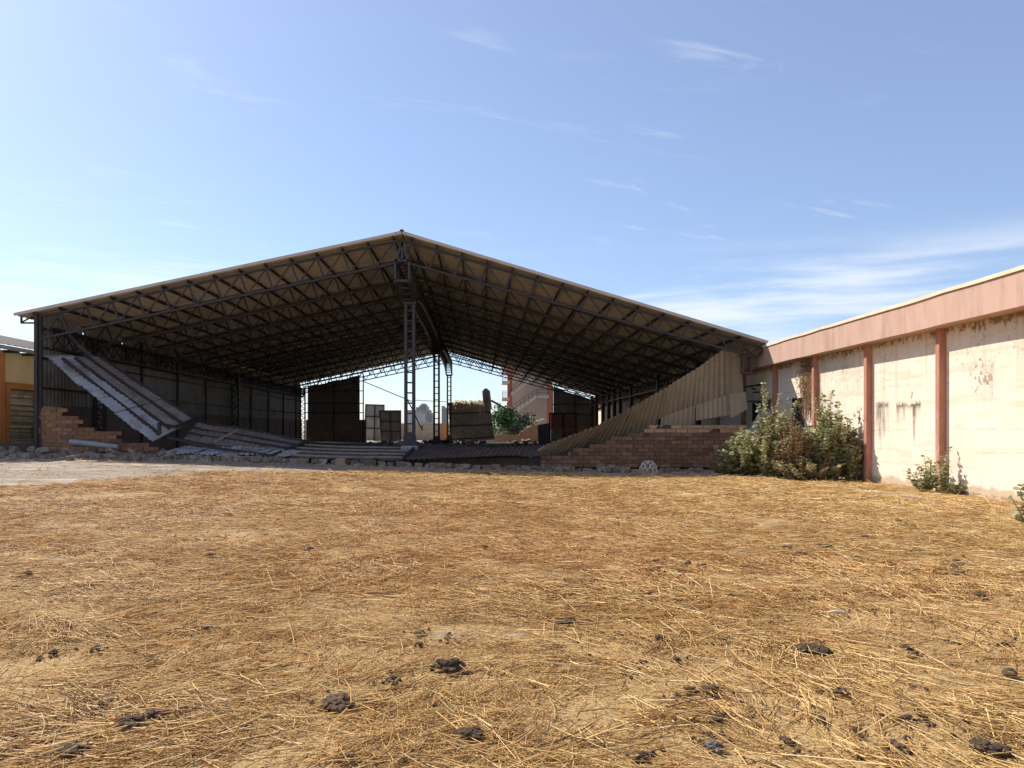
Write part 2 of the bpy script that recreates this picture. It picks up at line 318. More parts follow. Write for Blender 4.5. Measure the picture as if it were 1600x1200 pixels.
# ------------------------------------------------------------------ corrugated sheets between two edge curves
def crom(P, t):
    P = np.asarray(P, float); n = len(P); t = np.asarray(t, float); i = np.clip(np.floor(t).astype(int), 0, n - 2); f = (t - i)[:, None]
    p1 = P[i]; p2 = P[i + 1]; p0 = P[np.maximum(i - 1, 0)]; p3 = P[np.minimum(i + 2, n - 1)]
    return .5 * ((2 * p1) + (-p0 + p2) * f + (2 * p0 - 5 * p1 + 4 * p2 - p3) * f ** 2 + (-p0 + 3 * p1 - 3 * p2 + p3) * f ** 3)
def corr_sheet(name, T, B, mat, parent, t0, t1, pitch=.23, amp=.03, nv=4, lin=False, v0=0., v1=1., lift=0., warp=0.02, seed=0):
    T = [tuple(p) for p in T]; B = [tuple(p) for p in B]
    def ev(P, t):
        if lin:
            P = np.asarray(P); return np.stack([np.interp(t, np.arange(len(P)), P[:, k]) for k in range(3)], -1)
        return crom(P, t)
    tt = np.linspace(t0, t1, 160); mid = (ev(T, tt) + ev(B, tt)) / 2
    s = np.concatenate([[0], np.cumsum(np.linalg.norm(np.diff(mid, axis=0), axis=1))]); Ltot = s[-1]
    n = max(1, round(Ltot / pitch)); pr = Ltot / n
    ss = []; hh = []
    for k in range(n):
        for a, h in ((0, 0), (.42, 0), (.54, 1), (.88, 1)): ss.append((k + a) * pr); hh.append(h)
    ss.append(Ltot); hh.append(0); t = np.interp(ss, s, tt); hh = np.array(hh) * amp
    A = ev(T, t); Bq = ev(B, t); e = 1e-3
    du = (ev(T, np.clip(t + e, 0, len(T) - 1)) + ev(B, np.clip(t + e, 0, len(T) - 1)) - ev(T, np.clip(t - e, 0, len(T) - 1)) - ev(B, np.clip(t - e, 0, len(T) - 1)))
    nrm = np.cross(du, Bq - A); nrm /= np.maximum(np.linalg.norm(nrm, axis=1, keepdims=True), 1e-9)
    sg = np.where(nrm[:, 1] > 0, -1, 1)[:, None]; nrm = nrm * sg
    rows = []
    for j in range(nv + 1):
        v = v0 + (v1 - v0) * j / nv
        w = warp * (fbm(t * 3 + seed, np.full_like(t, v * 2.3 + seed), 90 + seed, 2) - .5) * 2
        rows.append(A * (1 - v) + Bq * v + nrm * (hh + lift + w)[:, None])
    V = np.concatenate(rows); m = len(t)
    Q = np.array([(j*m+i, j*m+i+1, (j+1)*m+i+1, (j+1)*m+i) for j in range(nv) for i in range(m-1)])
    return link(name, fast_mesh(name, V, Q, mat), parent)

# ------------------------------------------------------------------ the steel hall
YF, YB, RX, RZ = 28.75, 70.6, -3.08, 9.18
def roof_z(X): return RZ + .212 * (X - RX) if X < RX else RZ - .300 * (X - RX)
XL, XR, XLW = -18.1, 11.1, -17.3
hall = thing('steel_hall', (RX, 50, .45), 'huge derelict open-fronted hall with brown gable roof on dark steel trusses', 'hall')
def corr_roof(name, xa, xb, y0, y1, parent):
    n = max(1, round((y1 - y0) / .25)); p = (y1 - y0) / n; mb = MB(); ys = []
    for k in range(n):
        for a, h in ((0, 0), (.45, 0), (.58, 1), (.87, 1)): ys.append((y0 + (k + a) * p, h * .035))
    ys.append((y1, 0)); V = []
    for y, h in ys:
        for x in (xa, (xa + xb) / 2, xb): V.append((x, y, roof_z(x) + h))
    Fq = []
    for i in range(len(ys) - 1):
        for j in range(2): Fq.append((i*3+j, i*3+j+1, (i+1)*3+j+1, (i+1)*3+j))
    mb.add(V, Fq); return mb.build(name, M['roof'], parent)
TY = np.linspace(YF, YB, 13); edges = np.concatenate([[28.5], TY[1:-1], [70.9]])
for i in range(12):
    corr_roof('roof_panel', XL, RX - .02, edges[i] + (.0 if i == 0 else .004), edges[i+1], hall); corr_roof('roof_panel', RX + .02, XR, edges[i] + (.0 if i == 0 else .004), edges[i+1], hall)
mb = MB(); mb.add([(RX-.28,28.46,RZ-.06+.07),(RX,28.46,RZ+.09),(RX+.28,28.46,RZ-.085+.07),(RX-.28,70.9,RZ+.01),(RX,70.9,RZ+.09),(RX+.28,70.9,RZ-.015)],[(0,1,4,3),(1,2,5,4)])
mb.bar((RX,28.5,RZ+.10),(RX,28.8,RZ+.10),.14,.08); mb.build('ridge_cap', M['steel'], hall)
for s_, xe in ((-1, XL), (1, XR)):                                   # metal trim along the front edge of the roof
    x0 = RX + .02 * s_; mb = MB(); mb.bar((x0, 28.49, roof_z(x0) + .03), (xe, 28.49, roof_z(xe) + .03), .02, .11); mb.build('edge_trim', M['roof'], hall)
xsL = [RX - .35 - 1.0 * k for k in range(15)]; xsR = [RX + .35 + .985 * k for k in range(15)]
for x in xsL + xsR:                                                   # purlins under the sheets
    MB().box(x - .024, x + .024, 28.62, 70.8, roof_z(x) - .125, roof_z(x) - .012).build('purlin', M['steel'], hall)
def chord_z(X):     # bottom chord
    return roof_z(X) - .2 - (.86 if X < RX else .86 - .42 * max(0, (X - RX)) / 14.0)
nodesT_L = xsL; nodesB_L = [RX] + [xsL[i] * .30 + xsL[i+1] * .70 for i in range(14)]
nodesT_R = xsR; nodesB_R = [RX] + [xsR[i] * .30 + xsR[i+1] * .70 for i in range(14)]
diag = []
for T_, B_ in ((nodesT_L, nodesB_L), (nodesT_R, nodesB_R)):
    for i in range(15):
        diag.append(((T_[i], roof_z(T_[i]) - .2), (B_[i], chord_z(B_[i]))))
        if i + 1 < len(B_): diag.append(((T_[i], roof_z(T_[i]) - .2), (B_[i+1], chord_z(B_[i+1]))))
dw = lambda a, b: .072 if abs(b[0] - RX) < abs(a[0] - RX) else .05
diag_me = [MB().bar((a[0], 0, a[1]), (b[0], 0, b[1]), dw(a, b), dw(a, b), (0,1,0)).mesh('diagonal', M['steel']) for a, b in diag]
for k, y in enumerate(TY):
    mb = MB()
    for T_, B_ in ((nodesT_L, nodesB_L), (nodesT_R, nodesB_R)):
        a, b = T_[0], T_[-1]; s_ = -1 if b < RX else 1
        mb.bar((RX, y, roof_z(RX) - .2), (b + .15 * s_, y, roof_z(b + .15 * s_) - .2), .08, .085)
        mb.bar((RX, y, chord_z(RX)), (B_[-1], y, chord_z(B_[-1])), .08, .085)
        if s_ < 0: mb.bar((B_[-1], y, chord_z(B_[-1])), (XLW, y, chord_z(B_[-1]) - .25), .07)
    mb.bar((RX, y, roof_z(RX) - .18), (RX, y, chord_z(RX)), .09)
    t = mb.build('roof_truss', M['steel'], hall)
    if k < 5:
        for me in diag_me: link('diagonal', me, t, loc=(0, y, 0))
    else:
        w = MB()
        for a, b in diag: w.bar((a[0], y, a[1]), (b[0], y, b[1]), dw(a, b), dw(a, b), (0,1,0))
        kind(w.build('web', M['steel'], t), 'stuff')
# ridge girder carried by three ladder columns
CY = [30.8, 50.7, 70.55]
def girder_b(y):
    for a, b in ((28.6, 30.8), (30.8, 50.7), (50.7, 70.7)):
        if a <= y <= b:
            if a == 28.6: return 7.35 - .42 * (y - 28.6) / 2.2
            t = (y - a) / (b - a); return 6.93 + .72 * (1 - (2 * t - 1) ** 4)
    return 6.93
mb = MB(); ys = np.linspace(28.7, 70.7, 68)
for sx in (-.27, .27):
    mb.bar((RX+sx, 28.6, 8.12), (RX+sx, 70.7, 8.12), .10, .12)
    for a, b in zip(ys[:-1], ys[1:]): mb.bar((RX+sx, a, girder_b(a)), (RX+sx, b, girder_b(b)), .13, .11)
girder = mb.build('ridge_girder', M['steel_blue'], hall)
mb = MB()
for i, y in enumerate(ys):
    for sx in (-.27, .27):
        mb.bar((RX+sx, y, 8.12), (RX+sx, y, girder_b(y)), .075)
        if i + 1 < len(ys): mb.bar((RX+sx, y, 8.12 if i % 2 else girder_b(y)), (RX+sx, ys[i+1], girder_b(ys[i+1]) if i % 2 else 8.12), .06)
    mb.bar((RX-.27, y, girder_b(y)), (RX+.27, y, girder_b(y)), .07); mb.bar((RX-.27, y, 8.12), (RX+.27, y, 8.12), .07)
kind(mb.build('web', M['steel'], girder), 'stuff')
mb = MB()
for a, b in (((-.31, 8.14), (.31, 8.14)), ((-.31, 7.36), (.31, 7.36)), ((-.27, 7.36), (-.27, 8.14)), ((.27, 7.36), (.27, 8.14)), ((0, 8.14), (0, 8.9)), ((-.25, 8.1), (0, 8.85)), ((.25, 8.1), (0, 8.85))):
    mb.bar((RX + a[0], 28.62, a[1]), (RX + b[0], 28.62, b[1]), .085, .085, (0,1,0))
mb.build('end_frame', M['steel_blue'], hall)
for i, y in enumerate(CY):
    cx = RX + (.09 if i == 0 else 0); zb = (.92, .62, .60)[i]; mat = M['steel_blue'] if i == 0 else M['steel']
    bp_ = MB().box(cx - .34, cx + .34, y - .25, y + .25, zb - .02, zb + .03); mb = MB(); mb.add([(cx-.30,y-.12,zb+.03),(cx+.30,y-.12,zb+.03),(cx+.30,y+.12,zb+.03),(cx-.30,y+.12,zb+.03),(cx-.22,y-.1,zb+.55),(cx+.22,y-.1,zb+.55),(cx+.22,y+.1,zb+.55),(cx-.22,y+.1,zb+.55)],[(0,1,5,4),(1,2,6,5),(2,3,7,6),(3,0,4,7)])
    c = mb.build('column', mat, hall); bp_.build('base_plate', mat, c)
    MB().box(cx - .27, cx + .27, y - .15, y + .15, 6.80, 6.9).build('cap_plate', mat, c)
    for sx in (-.165, .165):
        MB().box(cx + sx - .065, cx + sx + .065, y - .1, y + .1, zb + .5, 6.8).build('post', mat, c)
    z = zb + .9
    while z < 6.7:
        MB().box(cx - .1, cx + .1, y - .04, y + .04, z - .03, z + .03).build('rung', mat, c); z += .43
    mb = MB(); w = .55 if i else .4; mb.add([(cx-w,y-w,.4),(cx+w,y-w,.4),(cx+w,y+w,.4),(cx-w,y+w,.4),(cx-w*.8,y-w*.8,zb-.02),(cx+w*.8,y-w*.8,zb-.02),(cx+w*.8,y+w*.8,zb-.02),(cx-w*.8,y+w*.8,zb-.02)],[(4,5,6,7),(0,1,5,4),(1,2,6,5),(2,3,7,6),(3,0,4,7)])
    mb.build('pedestal', M['concrete'], hall)
# left wall: cladding in bays, upper strip with gaps at the trusses
def vclad(name, mat, p0, p1, z0, z1a, z1b, parent, pitch=.25, amp=.03, z0b=None):
    p0 = np.array(p0, float); p1 = np.array(p1, float); T = [(p0[0], p0[1], z1a), (p1[0], p1[1], z1b)]; B = [(p0[0], p0[1], z0), (p1[0], p1[1], z0 if z0b is None else z0b)]
    return corr_sheet(name, T, B, mat, parent, 0, 1, pitch, amp, 1, True, warp=.0)
for i in range(12):
    y0, y1 = TY[i], TY[i+1]
    vclad('wall_sheet', M['clad'], (XLW - .004 * (i % 2), y0 - .03), (XLW - .004 * (i % 2), y1 + .03), 2.5, 5.62, 5.62, hall)
    vclad('eave_sheet', M['clad'], (XLW - .02, y0 - .12 if i else y0), (XLW - .02, y1 - .26), 5.57, roof_z(XLW) - .05, roof_z(XLW) - .05, hall)
for z in (3.2, 4.38):
    MB().box(XLW + .04, XLW + .10, 28.7, 70.6, z - .045, z + .045).build('girt', M['steel'], hall)
for y, w in ((28.74, .09), (37.3, .10), (41.7, .10), (46.0, .10), (55, .10), (59.5, .10), (64, .10), (68.3, .10)):
    MB().box(XLW + .045, XLW + .05 + w, y - w / 2, y + w / 2, .5, 6.0).build('wall_post', M['steel'], hall)
for y in (32.7, 50.7, 69.8):
    mb = MB()
    for dx in (.16, .58): mb.box(XLW + dx - .05, XLW + dx + .05, y - .1, y + .1, .45, 5.5)
    z = .8
    while z < 5.3: mb.bar((XLW + .16, y, z), (XLW + .58, y, z + .22), .05); mb.bar((XLW + .58, y, z + .22), (XLW + .16, y, z + .44), .05); z += .44
    mb.build('lattice_column', M['steel'], hall)
mb = MB(); X_ = XLW + .45
for z in (4.78, 5.53): mb.bar((X_, 28.8, z), (X_, 70.4, z), .11, .10)
for z in (4.78, 5.53): mb.bar((X_ - .3, 28.8, z), (X_ - .3, 70.4, z), .08, .08)
lb = mb.build('lattice_beam', M['steel'], hall); mb = MB(); y = 28.9
while y < 70.0:
    mb.bar((X_, y, 4.78), (X_, y + .8, 5.53), .05); mb.bar((X_, y + .8, 4.78), (X_, y, 5.53), .05); mb.bar((X_, y, 4.78), (X_, y, 5.53), .06); mb.bar((X_ - .3, y, 5.53), (X_, y, 5.53), .05); mb.bar((X_ - .3, y, 4.78), (X_, y + .8, 4.78), .05); y += .8
kind(mb.build('bracing', M['steel'], lb), 'stuff')
MB().box(XLW - .10, XLW + .03, 28.62, 28.70, .5, 6.1).build('corner_post', M['steel'], hall)
mb = MB(); mb.bar((XLW - .1, 28.65, 5.72), (XLW - .62, 28.65, 5.72), .06); mb.bar((XLW - .6, 28.65, 5.72), (XLW - .6, 28.65, 5.98), .06); mb.bar((XLW - .6, 28.65, 5.74), (XLW - .15, 28.65, 5.98), .045); mb.build('eave_bracket', M['steel'], hall)
# lower masonry of the left side and of the far end
lw = MB().box(XLW - .14, XLW + .02, 30.4, 70.9, .3, 2.56).build('dwarf_wall', M['int_brick_y'], hall)
for y in (53.6, 56.4, 59.2, 61.8, 64.2, 66.4):
    mb = MB()
    for k in range(7): mb.box(XLW + .021, XLW + .05, y - .22, y + .22, 1.0 + k * .2, 1.10 + k * .2)
    mb.build('vent_block', M['door'], lw)
MB().box(-16.9, -11.1, 70.95, 71.15, .3, 2.62).build('far_dwarf_wall', M['int_brick_x'], hall)
MB().box(6.9, 11.2, 70.95, 71.15, .3, 2.3).build('far_dwarf_wall', M['int_brick_x'], hall)
def far_clad(xa, xb, z0, gap):
    n = max(1, round(abs(xb - xa) / 1.05)); st = (xb - xa) / n
    for k in range(n):
        a = xa + k * st; b = a + st + .03; up = .10 * (k % 2) + random.uniform(-.04, .04)
        vclad('far_sheet', M['clad_dark'], (a, 71.0 + .01 * (k % 2)), (b, 71.0 + .01 * (k % 2)), z0, roof_z(a) - gap - up, roof_z(b) - gap - up, hall, .21, .03)
far_clad(-16.75, -11.75, 2.5, .42); far_clad(6.95, 11.0, 2.2, .42)
for z in (3.3, 4.2, 5.4): MB().box(-16.9, -11.3, 70.86, 70.93, z - .04, z + .04).build('girt', M['steel'], hall)
for z in (3.1, 4.1): MB().box(6.8, 11.1, 70.86, 70.93, z - .04, z + .04).build('girt', M['steel'], hall)
for x, zt in ((-16.95, 5.9), (-11.35, 7.0), (-14.2, 6.4), (6.85, 5.9), (9.0, 5.2)):
    MB().box(x - .05, x + .05, 70.75, 70.85, .45, zt).build('wall_post', M['steel'], hall)
mb = MB(); mb.bar(at(568, 596, 70.7), at(643, 627, 66), .06); mb.build('brace_rod', M['steel'], hall)
# right side of the hall: posts and a bent rail before the warehouse wall
X_ = 10.6; mb = MB()
for z in (4.0, 4.6): mb.bar((X_, 32, z), (X_, 70.4, z), .12, .10)
y = 32.0
lb2 = mb.build('lattice_beam', M['steel'], hall); mb = MB()
while y < 70: mb.bar((X_, y, 4.0), (X_, y + .8, 4.6), .05); mb.bar((X_, y + .8, 4.0), (X_, y, 4.6), .05); y += .8
kind(mb.build('bracing', M['steel'], lb2), 'stuff')
for y in (36, 44, 52, 56.2, 58.6, 61.2, 64.0, 67.5, 70.4):
    MB().box(X_ - .12, X_ + .12, y - .14, y + .14, .45, 4.9).build('wall_post', M['steel'], hall)
pts = [at(930, 642, 68), at(945, 634, 66), at(965, 627, 63), at(985, 626, 60), at(1005, 620, 55), at(1025, 612, 50)]
MB().tube(pts, .09, 6).build('bent_rail', M['steel_blue'], hall)
mb = MB(); P = at(1158, 553, 29.2); x0, x1, z1, z0 = P.x, P.x + .42, P.z, P.z - .8     # bracket frame at the right eave
mb.box(x0, x0 + .10, 29.1, 29.3, z0, z1); mb.box(x1 - .10, x1, 29.1, 29.3, z0, z1); mb.box(x0 + .1, x1 - .1, 29.12, 29.28, z1 - .09, z1); mb.box(x0 + .1, x1 - .1, 29.12, 29.28, z0, z0 + .09)
mb.bar((x0 + .2, 29.0, z1), (x0 + .05, 29.0, roof_z(x0) - .2), .07); mb.bar((x0 + .2, 29.0, z1 + .02), (11.0, 29.0, roof_z(11) - .14), .05)
mb.build('eave_bracket', M['bracket'], hall)
kind(MB().box(-17.2, 11.3, 29.3, 71.2, -.2, .45).build('hall_floor', M['floor']), 'structure')

# ------------------------------------------------------------------ warehouse on the right
XF, XW = 11.0, 11.5
wh = thing('warehouse', (14, 25, 0), 'long cream warehouse with pink fascia and terracotta pilasters along the right', 'warehouse')
def wall_paint(Y, Z):
    c = np.ones((len(Y), 3)); n1 = fbm(Y * .6, Z * .5, 61); n2 = fbm(Y * 5, Z * 2.2, 62); n3 = fbm(Y * 16, Z * 12, 63); dr = fbm(Y * 14, Z * .9, 64); fine = fbm(Y * 34, Z * 5, 66, 3)
    c *= (1 - .10 * sstep((n1 - .5) / .25))[:, None]
    def stain(m, col=(.16,.15,.13)): 
        nonlocal c; m = np.clip(m, 0, 1)[:, None]; c = c * (1 - m) + np.array(col) * m
    def drip(y0, y1, ztop, zlow, a, sd):
        inside = sstep((Y - y0) / .12) * sstep((y1 - Y) / .12); ln = zlow + (ztop - zlow) * (1 - fbm(Y * 7, Y * 0 + sd, 70 + sd, 2)) * .75
        stain(a * inside * sstep((ztop - Z) / .05) * sstep((Z - ln) / .7) * sstep((dr - .24) / .25) * (.5 + .5 * sstep((fine - .3) / .3)))
        stain(.95 * inside * np.exp(-((Z - ztop + .03) / .075) ** 2) * sstep((n3 - .30) / .16))
    drip(20.72, 21.50, 2.29, .55, .75, 1); drip(21.1, 21.42, 2.27, .3, .7, 4); drip(19.20, 20.45, 2.25, 1.35, .85, 2); drip(19.42, 19.66, 2.22, .35, .9, 3)
    stain(.8 * np.exp(-((Y - 19.66 - .03 * np.sin(Z * 9)) / .035) ** 2) * sstep((Z - 2.2) / .05) * sstep((2.85 - Z) / .3) * sstep((n3 - .38) / .15))
    m = np.exp(-((Y - 16.85) / .42) ** 2 - ((Z - 2.75) / .5) ** 2); stain(.75 * sstep((m * .34 + n3 * .9 - .74) / .10) * sstep((m - .1) / .3), (.27,.24,.20)); stain(.35 * m * sstep((dr - .45) / .15), (.4,.36,.3))
    m = np.exp(-((Y - 22.45) / .3) ** 2 - ((Z - 1.95) / .3) ** 2); stain(.9 * sstep((m * .35 + n3 * .9 - .74) / .10) * sstep((m - .1) / .3), (.12,.11,.10))
    m = sstep((Z - 3.55) / .45); stain(.85 * sstep((m * .42 + n3 * .55 - .66 + .22 * (n1 - .5)) / .10), (.30,.20,.12)); stain(.55 * sstep((Z - 3.86) / .12) * sstep((n2 - .42) / .25), (.36,.27,.17))
    m = sstep((.42 - Z) / .42); stain(.7 * sstep((m * .6 + n2 * .55 - .50) / .2), (.52,.44,.33)); m = sstep((.10 - Z) / .10); stain(.7 * m * sstep((n3 - .38) / .2), (.25,.21,.16))
    stain(.65 * sstep((n3 - .70) / .05) * sstep((n1 - .42) / .2), (.30,.25,.19)); stain(.22 * sstep((fbm(Y * .9, Z * 9, 68) - .60) / .1), (.55,.46,.36))
    m = np.exp(-((Y - 25.9) / .75) ** 2) * sstep((Z - 2.4) / .6); stain(.7 * sstep((m * .5 + n3 * .55 - .56) / .14), (.36,.22,.12))
    m = np.exp(-((Y - 24.55) / .4) ** 2) * sstep((2.9 - Z) / .8); stain(.5 * m * sstep((dr - .42) / .2), (.45,.41,.34))
    for zc, sd_ in ((.62, 1), (1.02, 2), (1.55, 3), (2.95, 4)):
        cr = np.exp(-((Z - zc - .10 * (fbm(Y * 1.3, Y * 0 + sd_, 90 + sd_, 4) - .5)) / .010) ** 2) * sstep((fbm(Y * .8, Y * 0 + 3 * sd_, 95, 3) - .50) / .1); stain(.4 * cr, (.42,.37,.31))
    cr = np.exp(-((fbm(Y * .9, Z * .9, 99, 4) - .5) / .004) ** 2) * sstep((n1 - .5) / .1); stain(.5 * cr, (.4,.34,.27))
    st_ = sstep((fbm(Y * 5, Z * .25, 98, 3) - .58) / .12) * sstep((Z - 1.2) / 2.2); stain(.30 * st_, (.62,.52,.40))
    pe = sstep((fbm(Y * 1.3, Z * 1.1, 69, 5) - .635) / .03); stain(.35 * pe, (.86,.84,.80))
    return c
def build_wall():
    DO = [(26.2, 27.25, 0, 2.72), (29.25, 31.25, 0, 2.72)]
    ys = np.concatenate([[6, 9, 11], np.arange(12, 29.2, .024), np.arange(29.25, 34, .05), np.arange(34, 74, 1.0)]); ys = np.unique(np.concatenate([ys, [26.2, 27.25, 29.25, 31.25]]))
    zs = np.unique(np.concatenate([np.arange(-.1, 4.045, .027), [2.72, 4.07]]))
    YY, ZZ = np.meshgrid(ys, zs); ny, nz = len(ys), len(zs); V = np.stack([np.full(YY.size, XW), YY.ravel(), ZZ.ravel()], -1)
    i = np.arange(ny - 1)[None, :] + ny * np.arange(nz - 1)[:, None]; Q = np.stack([i, i + ny, i + ny + 1, i + 1], -1).reshape(-1, 4)
    c = V[Q].mean(1); keep = np.ones(len(Q), bool)
    for a, b, z0, z1 in DO: keep &= ~((c[:, 1] > a) & (c[:, 1] < b) & (c[:, 2] < z1))
    link('wall', fast_mesh('wall', V, Q[keep], M['wall'], wall_paint(V[:, 1], V[:, 2])), wh)
    for a, b, z0, z1 in DO:
        mb = MB(); mb.box(XW + .001, XW + .25, a - .02, a + .04, -.1, z1); mb.box(XW + .001, XW + .25, b - .04, b + .02, -.1, z1); mb.box(XW + .001, XW + .25, a, b, z1 - .04, z1 + .02); mb.build('door_frame', M['door'], wh)
        d = MB().box(XW + .16, XW + .2, a + .04, b - .04, -.1, z1 - .04).build('door', M['door'], wh)
        mb = MB()
        for k in range(3): mb.box(XW + .145, XW + .159, a + .12, b - .12, .2 + k * .85, .26 + k * .85)
        mb.build('rail', M['steel_blue'], d)
    MB().box(XW - .18, XW - .03, 29.05, 31.45, 2.74, 2.80).build('lintel_ledge', M['concrete'], wh)
build_wall()
def slab(name, mat, x0, x1, y0, y1, z0, z1, ny, amp=.012):          # plaster beam with a slightly uneven line
    ys = np.linspace(y0, y1, ny); mb = MB(); V = []
    for y in ys:
        d = amp * (float(fbm(y * .7, 2.0, 5, 3)) - .5); e = amp * (float(fbm(y * .8, 9.0, 6, 3)) - .5) * 2
        V += [(x0 + d, y, z0 + e), (x0 + d, y, z1 + e * .5), (x1, y, z1 + e * .5), (x1, y, z0 + e)]
    Fq = [(0,1,2,3), tuple(reversed([(ny-1)*4+k for k in range(4)]))]
    for i in range(ny - 1):
        for k in range(4): Fq.append((i*4+k, (i+1)*4+k, (i+1)*4+(k+1)%4, i*4+(k+1)%4))
    mb.add(V, Fq); return mb.build(name, mat, wh)
slab('fascia', M['fascia'], XF, XW + .12, 6, 74, 4.05, 4.77, 160)
slab('coping', M['coping'], XF - .04, XW + .25, 6, 74, 4.772, 4.86, 160, .02)
for y in [11.34, 14.77, 18.2, 21.64, 25.07, 28.5, 31.93, 35.4, 38.8, 42.2, 45.7, 49.1, 52.5, 56]:
    mb = MB(); b = .012; x0, x1, y0, y1 = XW - .175, XW + .02, y, y + .17
    mb.add([(x0+b,y0,-.1),(x0,y0+b,-.1),(x0,y1-b,-.1),(x0+b,y1,-.1),(x1,y1,-.1),(x1,y0,-.1),(x0+b,y0,4.06),(x0,y0+b,4.06),(x0,y1-b,4.06),(x0+b,y1,4.06),(x1,y1,4.06),(x1,y0,4.06)],
           [(1,0,6,7),(2,1,7,8),(3,2,8,9),(4,3,9,10),(0,5,11,6)]); mb.build('pilaster', M['pilaster'], wh)
mb = MB(); ys = np.arange(6, 74, .2)
for i, y in enumerate(ys[:-1]): mb.add([(XF + .25, y, 4.90 + .04 * (i % 2)), (XF + .25, y + .2, 4.90 + .04 * ((i + 1) % 2)), (22, y + .2, 6.3 + .04 * ((i + 1) % 2)), (22, y, 6.3 + .04 * (i % 2))], [(0,1,2,3)])
for y0, y1 in ((6, 28.3),):
    pass
mb.v = [(x, y, z) for x, y, z in mb.v if True]
mb.build('roof', M['far_roof'], wh)
mb = MB(); mb.box(XW + .3, 22, 6, 6.2, -.1, 4.9); mb.box(21.8, 22, 6.2, 74, -.1, 6.2); mb.build('outer_wall', M['yellow'], wh)
# bits of broken pipe on the shaded wall and the faint lettering over the door
mb = MB(); mb.bar(at(1163, 605, 29.9), at(1188, 601, 30.3), .07); mb.bar(at(1175, 606, 30.3), at(1180, 609, 30.3), .06); mb.bar(at(1177, 613, 30.4), at(1189, 612.5, 30.2), .08, .06); mb.build('broken_pipe', M['steel'], wh)
def lettering():
    y0, y1, z0, z1 = 30.35, 29.75, 2.86, 3.02; mb = MB(); n = 6; st = (y0 - y1) / n
    for k in range(n):
        a = y0 - k * st; b = a - st * .7
        for zz in random.sample([z0, (z0 + z1) / 2, z1 - .02], 2): mb.box(XW - .004, XW - .002, b, a, zz, zz + .025)
        mb.box(XW - .005, XW - .0025, a - .03, a, z0, z1)
        if k % 2: mb.box(XW - .005, XW - .0025, b, b + .03, z0, z1)
    mb.build('faded_lettering', M['door'], wh)
lettering()

# ------------------------------------------------------------------ brick walls standing at the front of the hall
def brick_mesh(name, w, d, h, mat, seed):
    r = random.Random(seed); c = .012; mb = MB(); V = []
    for z in (0, h):
        for x, y in ((c,0),(w-c,0),(w,c),(w,d-c),(w-c,d),(c,d),(0,d-c),(0,c)):
            V.append((x + r.uniform(-.004,.004), y + r.uniform(-.004,.004), z + r.uniform(-.004,.004)))
    mb.add(V, [tuple(reversed(range(8))), tuple(range(8, 16))] + [(i, (i+1)%8, 8+(i+1)%8, 8+i) for i in range(8)]); return mb.mesh(name, mat)
def brick_wall(label, x0, x1, z0, ztop, yf, mat_f, mort, bw=.425, bh=.15, depth=.2, rag=.16):
    w = thing('brick_wall', ((x0 + x1) / 2, yf, z0), label, 'brick wall'); cache = {}; mo = MB(); row = 0; z = z0
    while z < z0 + 4:
        x = x0 - (bw / 2 if row % 2 else 0); any_ = False
        while x < x1 - .02:
            a = max(x, x0); b = min(x + bw, x1); x += bw
            if b - a < .08 or ztop((a + b) / 2) < z + bh * .6 or (ztop((a + b) / 2) < z + bh * 1.9 and random.random() < rag): continue
            any_ = True; mat = mat_f((a + b) / 2, z); wd = round(b - a - .014, 3); v = random.randrange(3); key = (wd, mat.name, v)
            if key not in cache: cache[key] = brick_mesh('brick', wd, depth, bh - .013, mat, hash(v) + 3)
            edge_ = ztop((a + b) / 2) < z + bh * 1.9; j_ = 5 if edge_ else 1
            link('brick', cache[key], w, loc=(a + .007, yf + random.uniform(-.009, .009) * (2 if edge_ else 1), z + .006), rot=(0, random.uniform(-.004, .004), random.uniform(-.01, .01) * j_))
            mo.box(a + .001, b - .001, yf + .018, yf + depth - .018, z + .001 + (row % 2) * .0005, z + bh - .001)
        row += 1; z += bh
        if not any_: break
    mo.build('mortar', mort, w)
    return w
def zt_left(X):
    px = 752 + X * F / 28.7
    y = np.interp(px, [50, 56, 60, 66, 67, 110, 111, 118, 119, 126, 127, 144, 145, 182, 183, 212, 213, 236, 260], [615, 620, 630, 634, 640, 640, 645, 646, 652, 655, 661, 664, 671, 671, 684, 684, 692, 696, 700]); return 1.5 + (674 - y) * 28.7 / F
brick_wall('stepped red clay block wall standing at the left front of the hall', -17.42, -12.6, .45, zt_left, 28.7, lambda x, z: M['brick_red'], M['mortar_red'])
def zt_right(X):
    px = 752 + X * F / 28.8
    y = np.interp(px, [840, 841, 862, 863, 890, 891, 925, 926, 942, 943, 960, 961, 977, 978, 992, 993, 1007, 1008, 1160, 1161, 1300], [715, 712, 712, 709, 709, 703, 697, 692, 690, 686, 684, 680, 679, 676, 672, 671, 671, 665, 665, 662, 662]); return 1.5 + (674 - y) * 28.8 / F
brick_wall('brown block wall with two pale top courses beside the large green shrub', 2.3, 11.3, .1, zt_right, 28.7, lambda x, z: M['brick_tan'] if z > 1.36 and x > 6.0 else M['brick_brown'], M['mortar_brown'], rag=.03)

# ------------------------------------------------------------------ fallen cladding
def girt(name, pts, w, mat, parent, h=None):
    mb = MB()
    for a, b in zip(pts[:-1], pts[1:]): mb.bar(a, b, w, h or w)
    return mb.build(name, mat, parent)
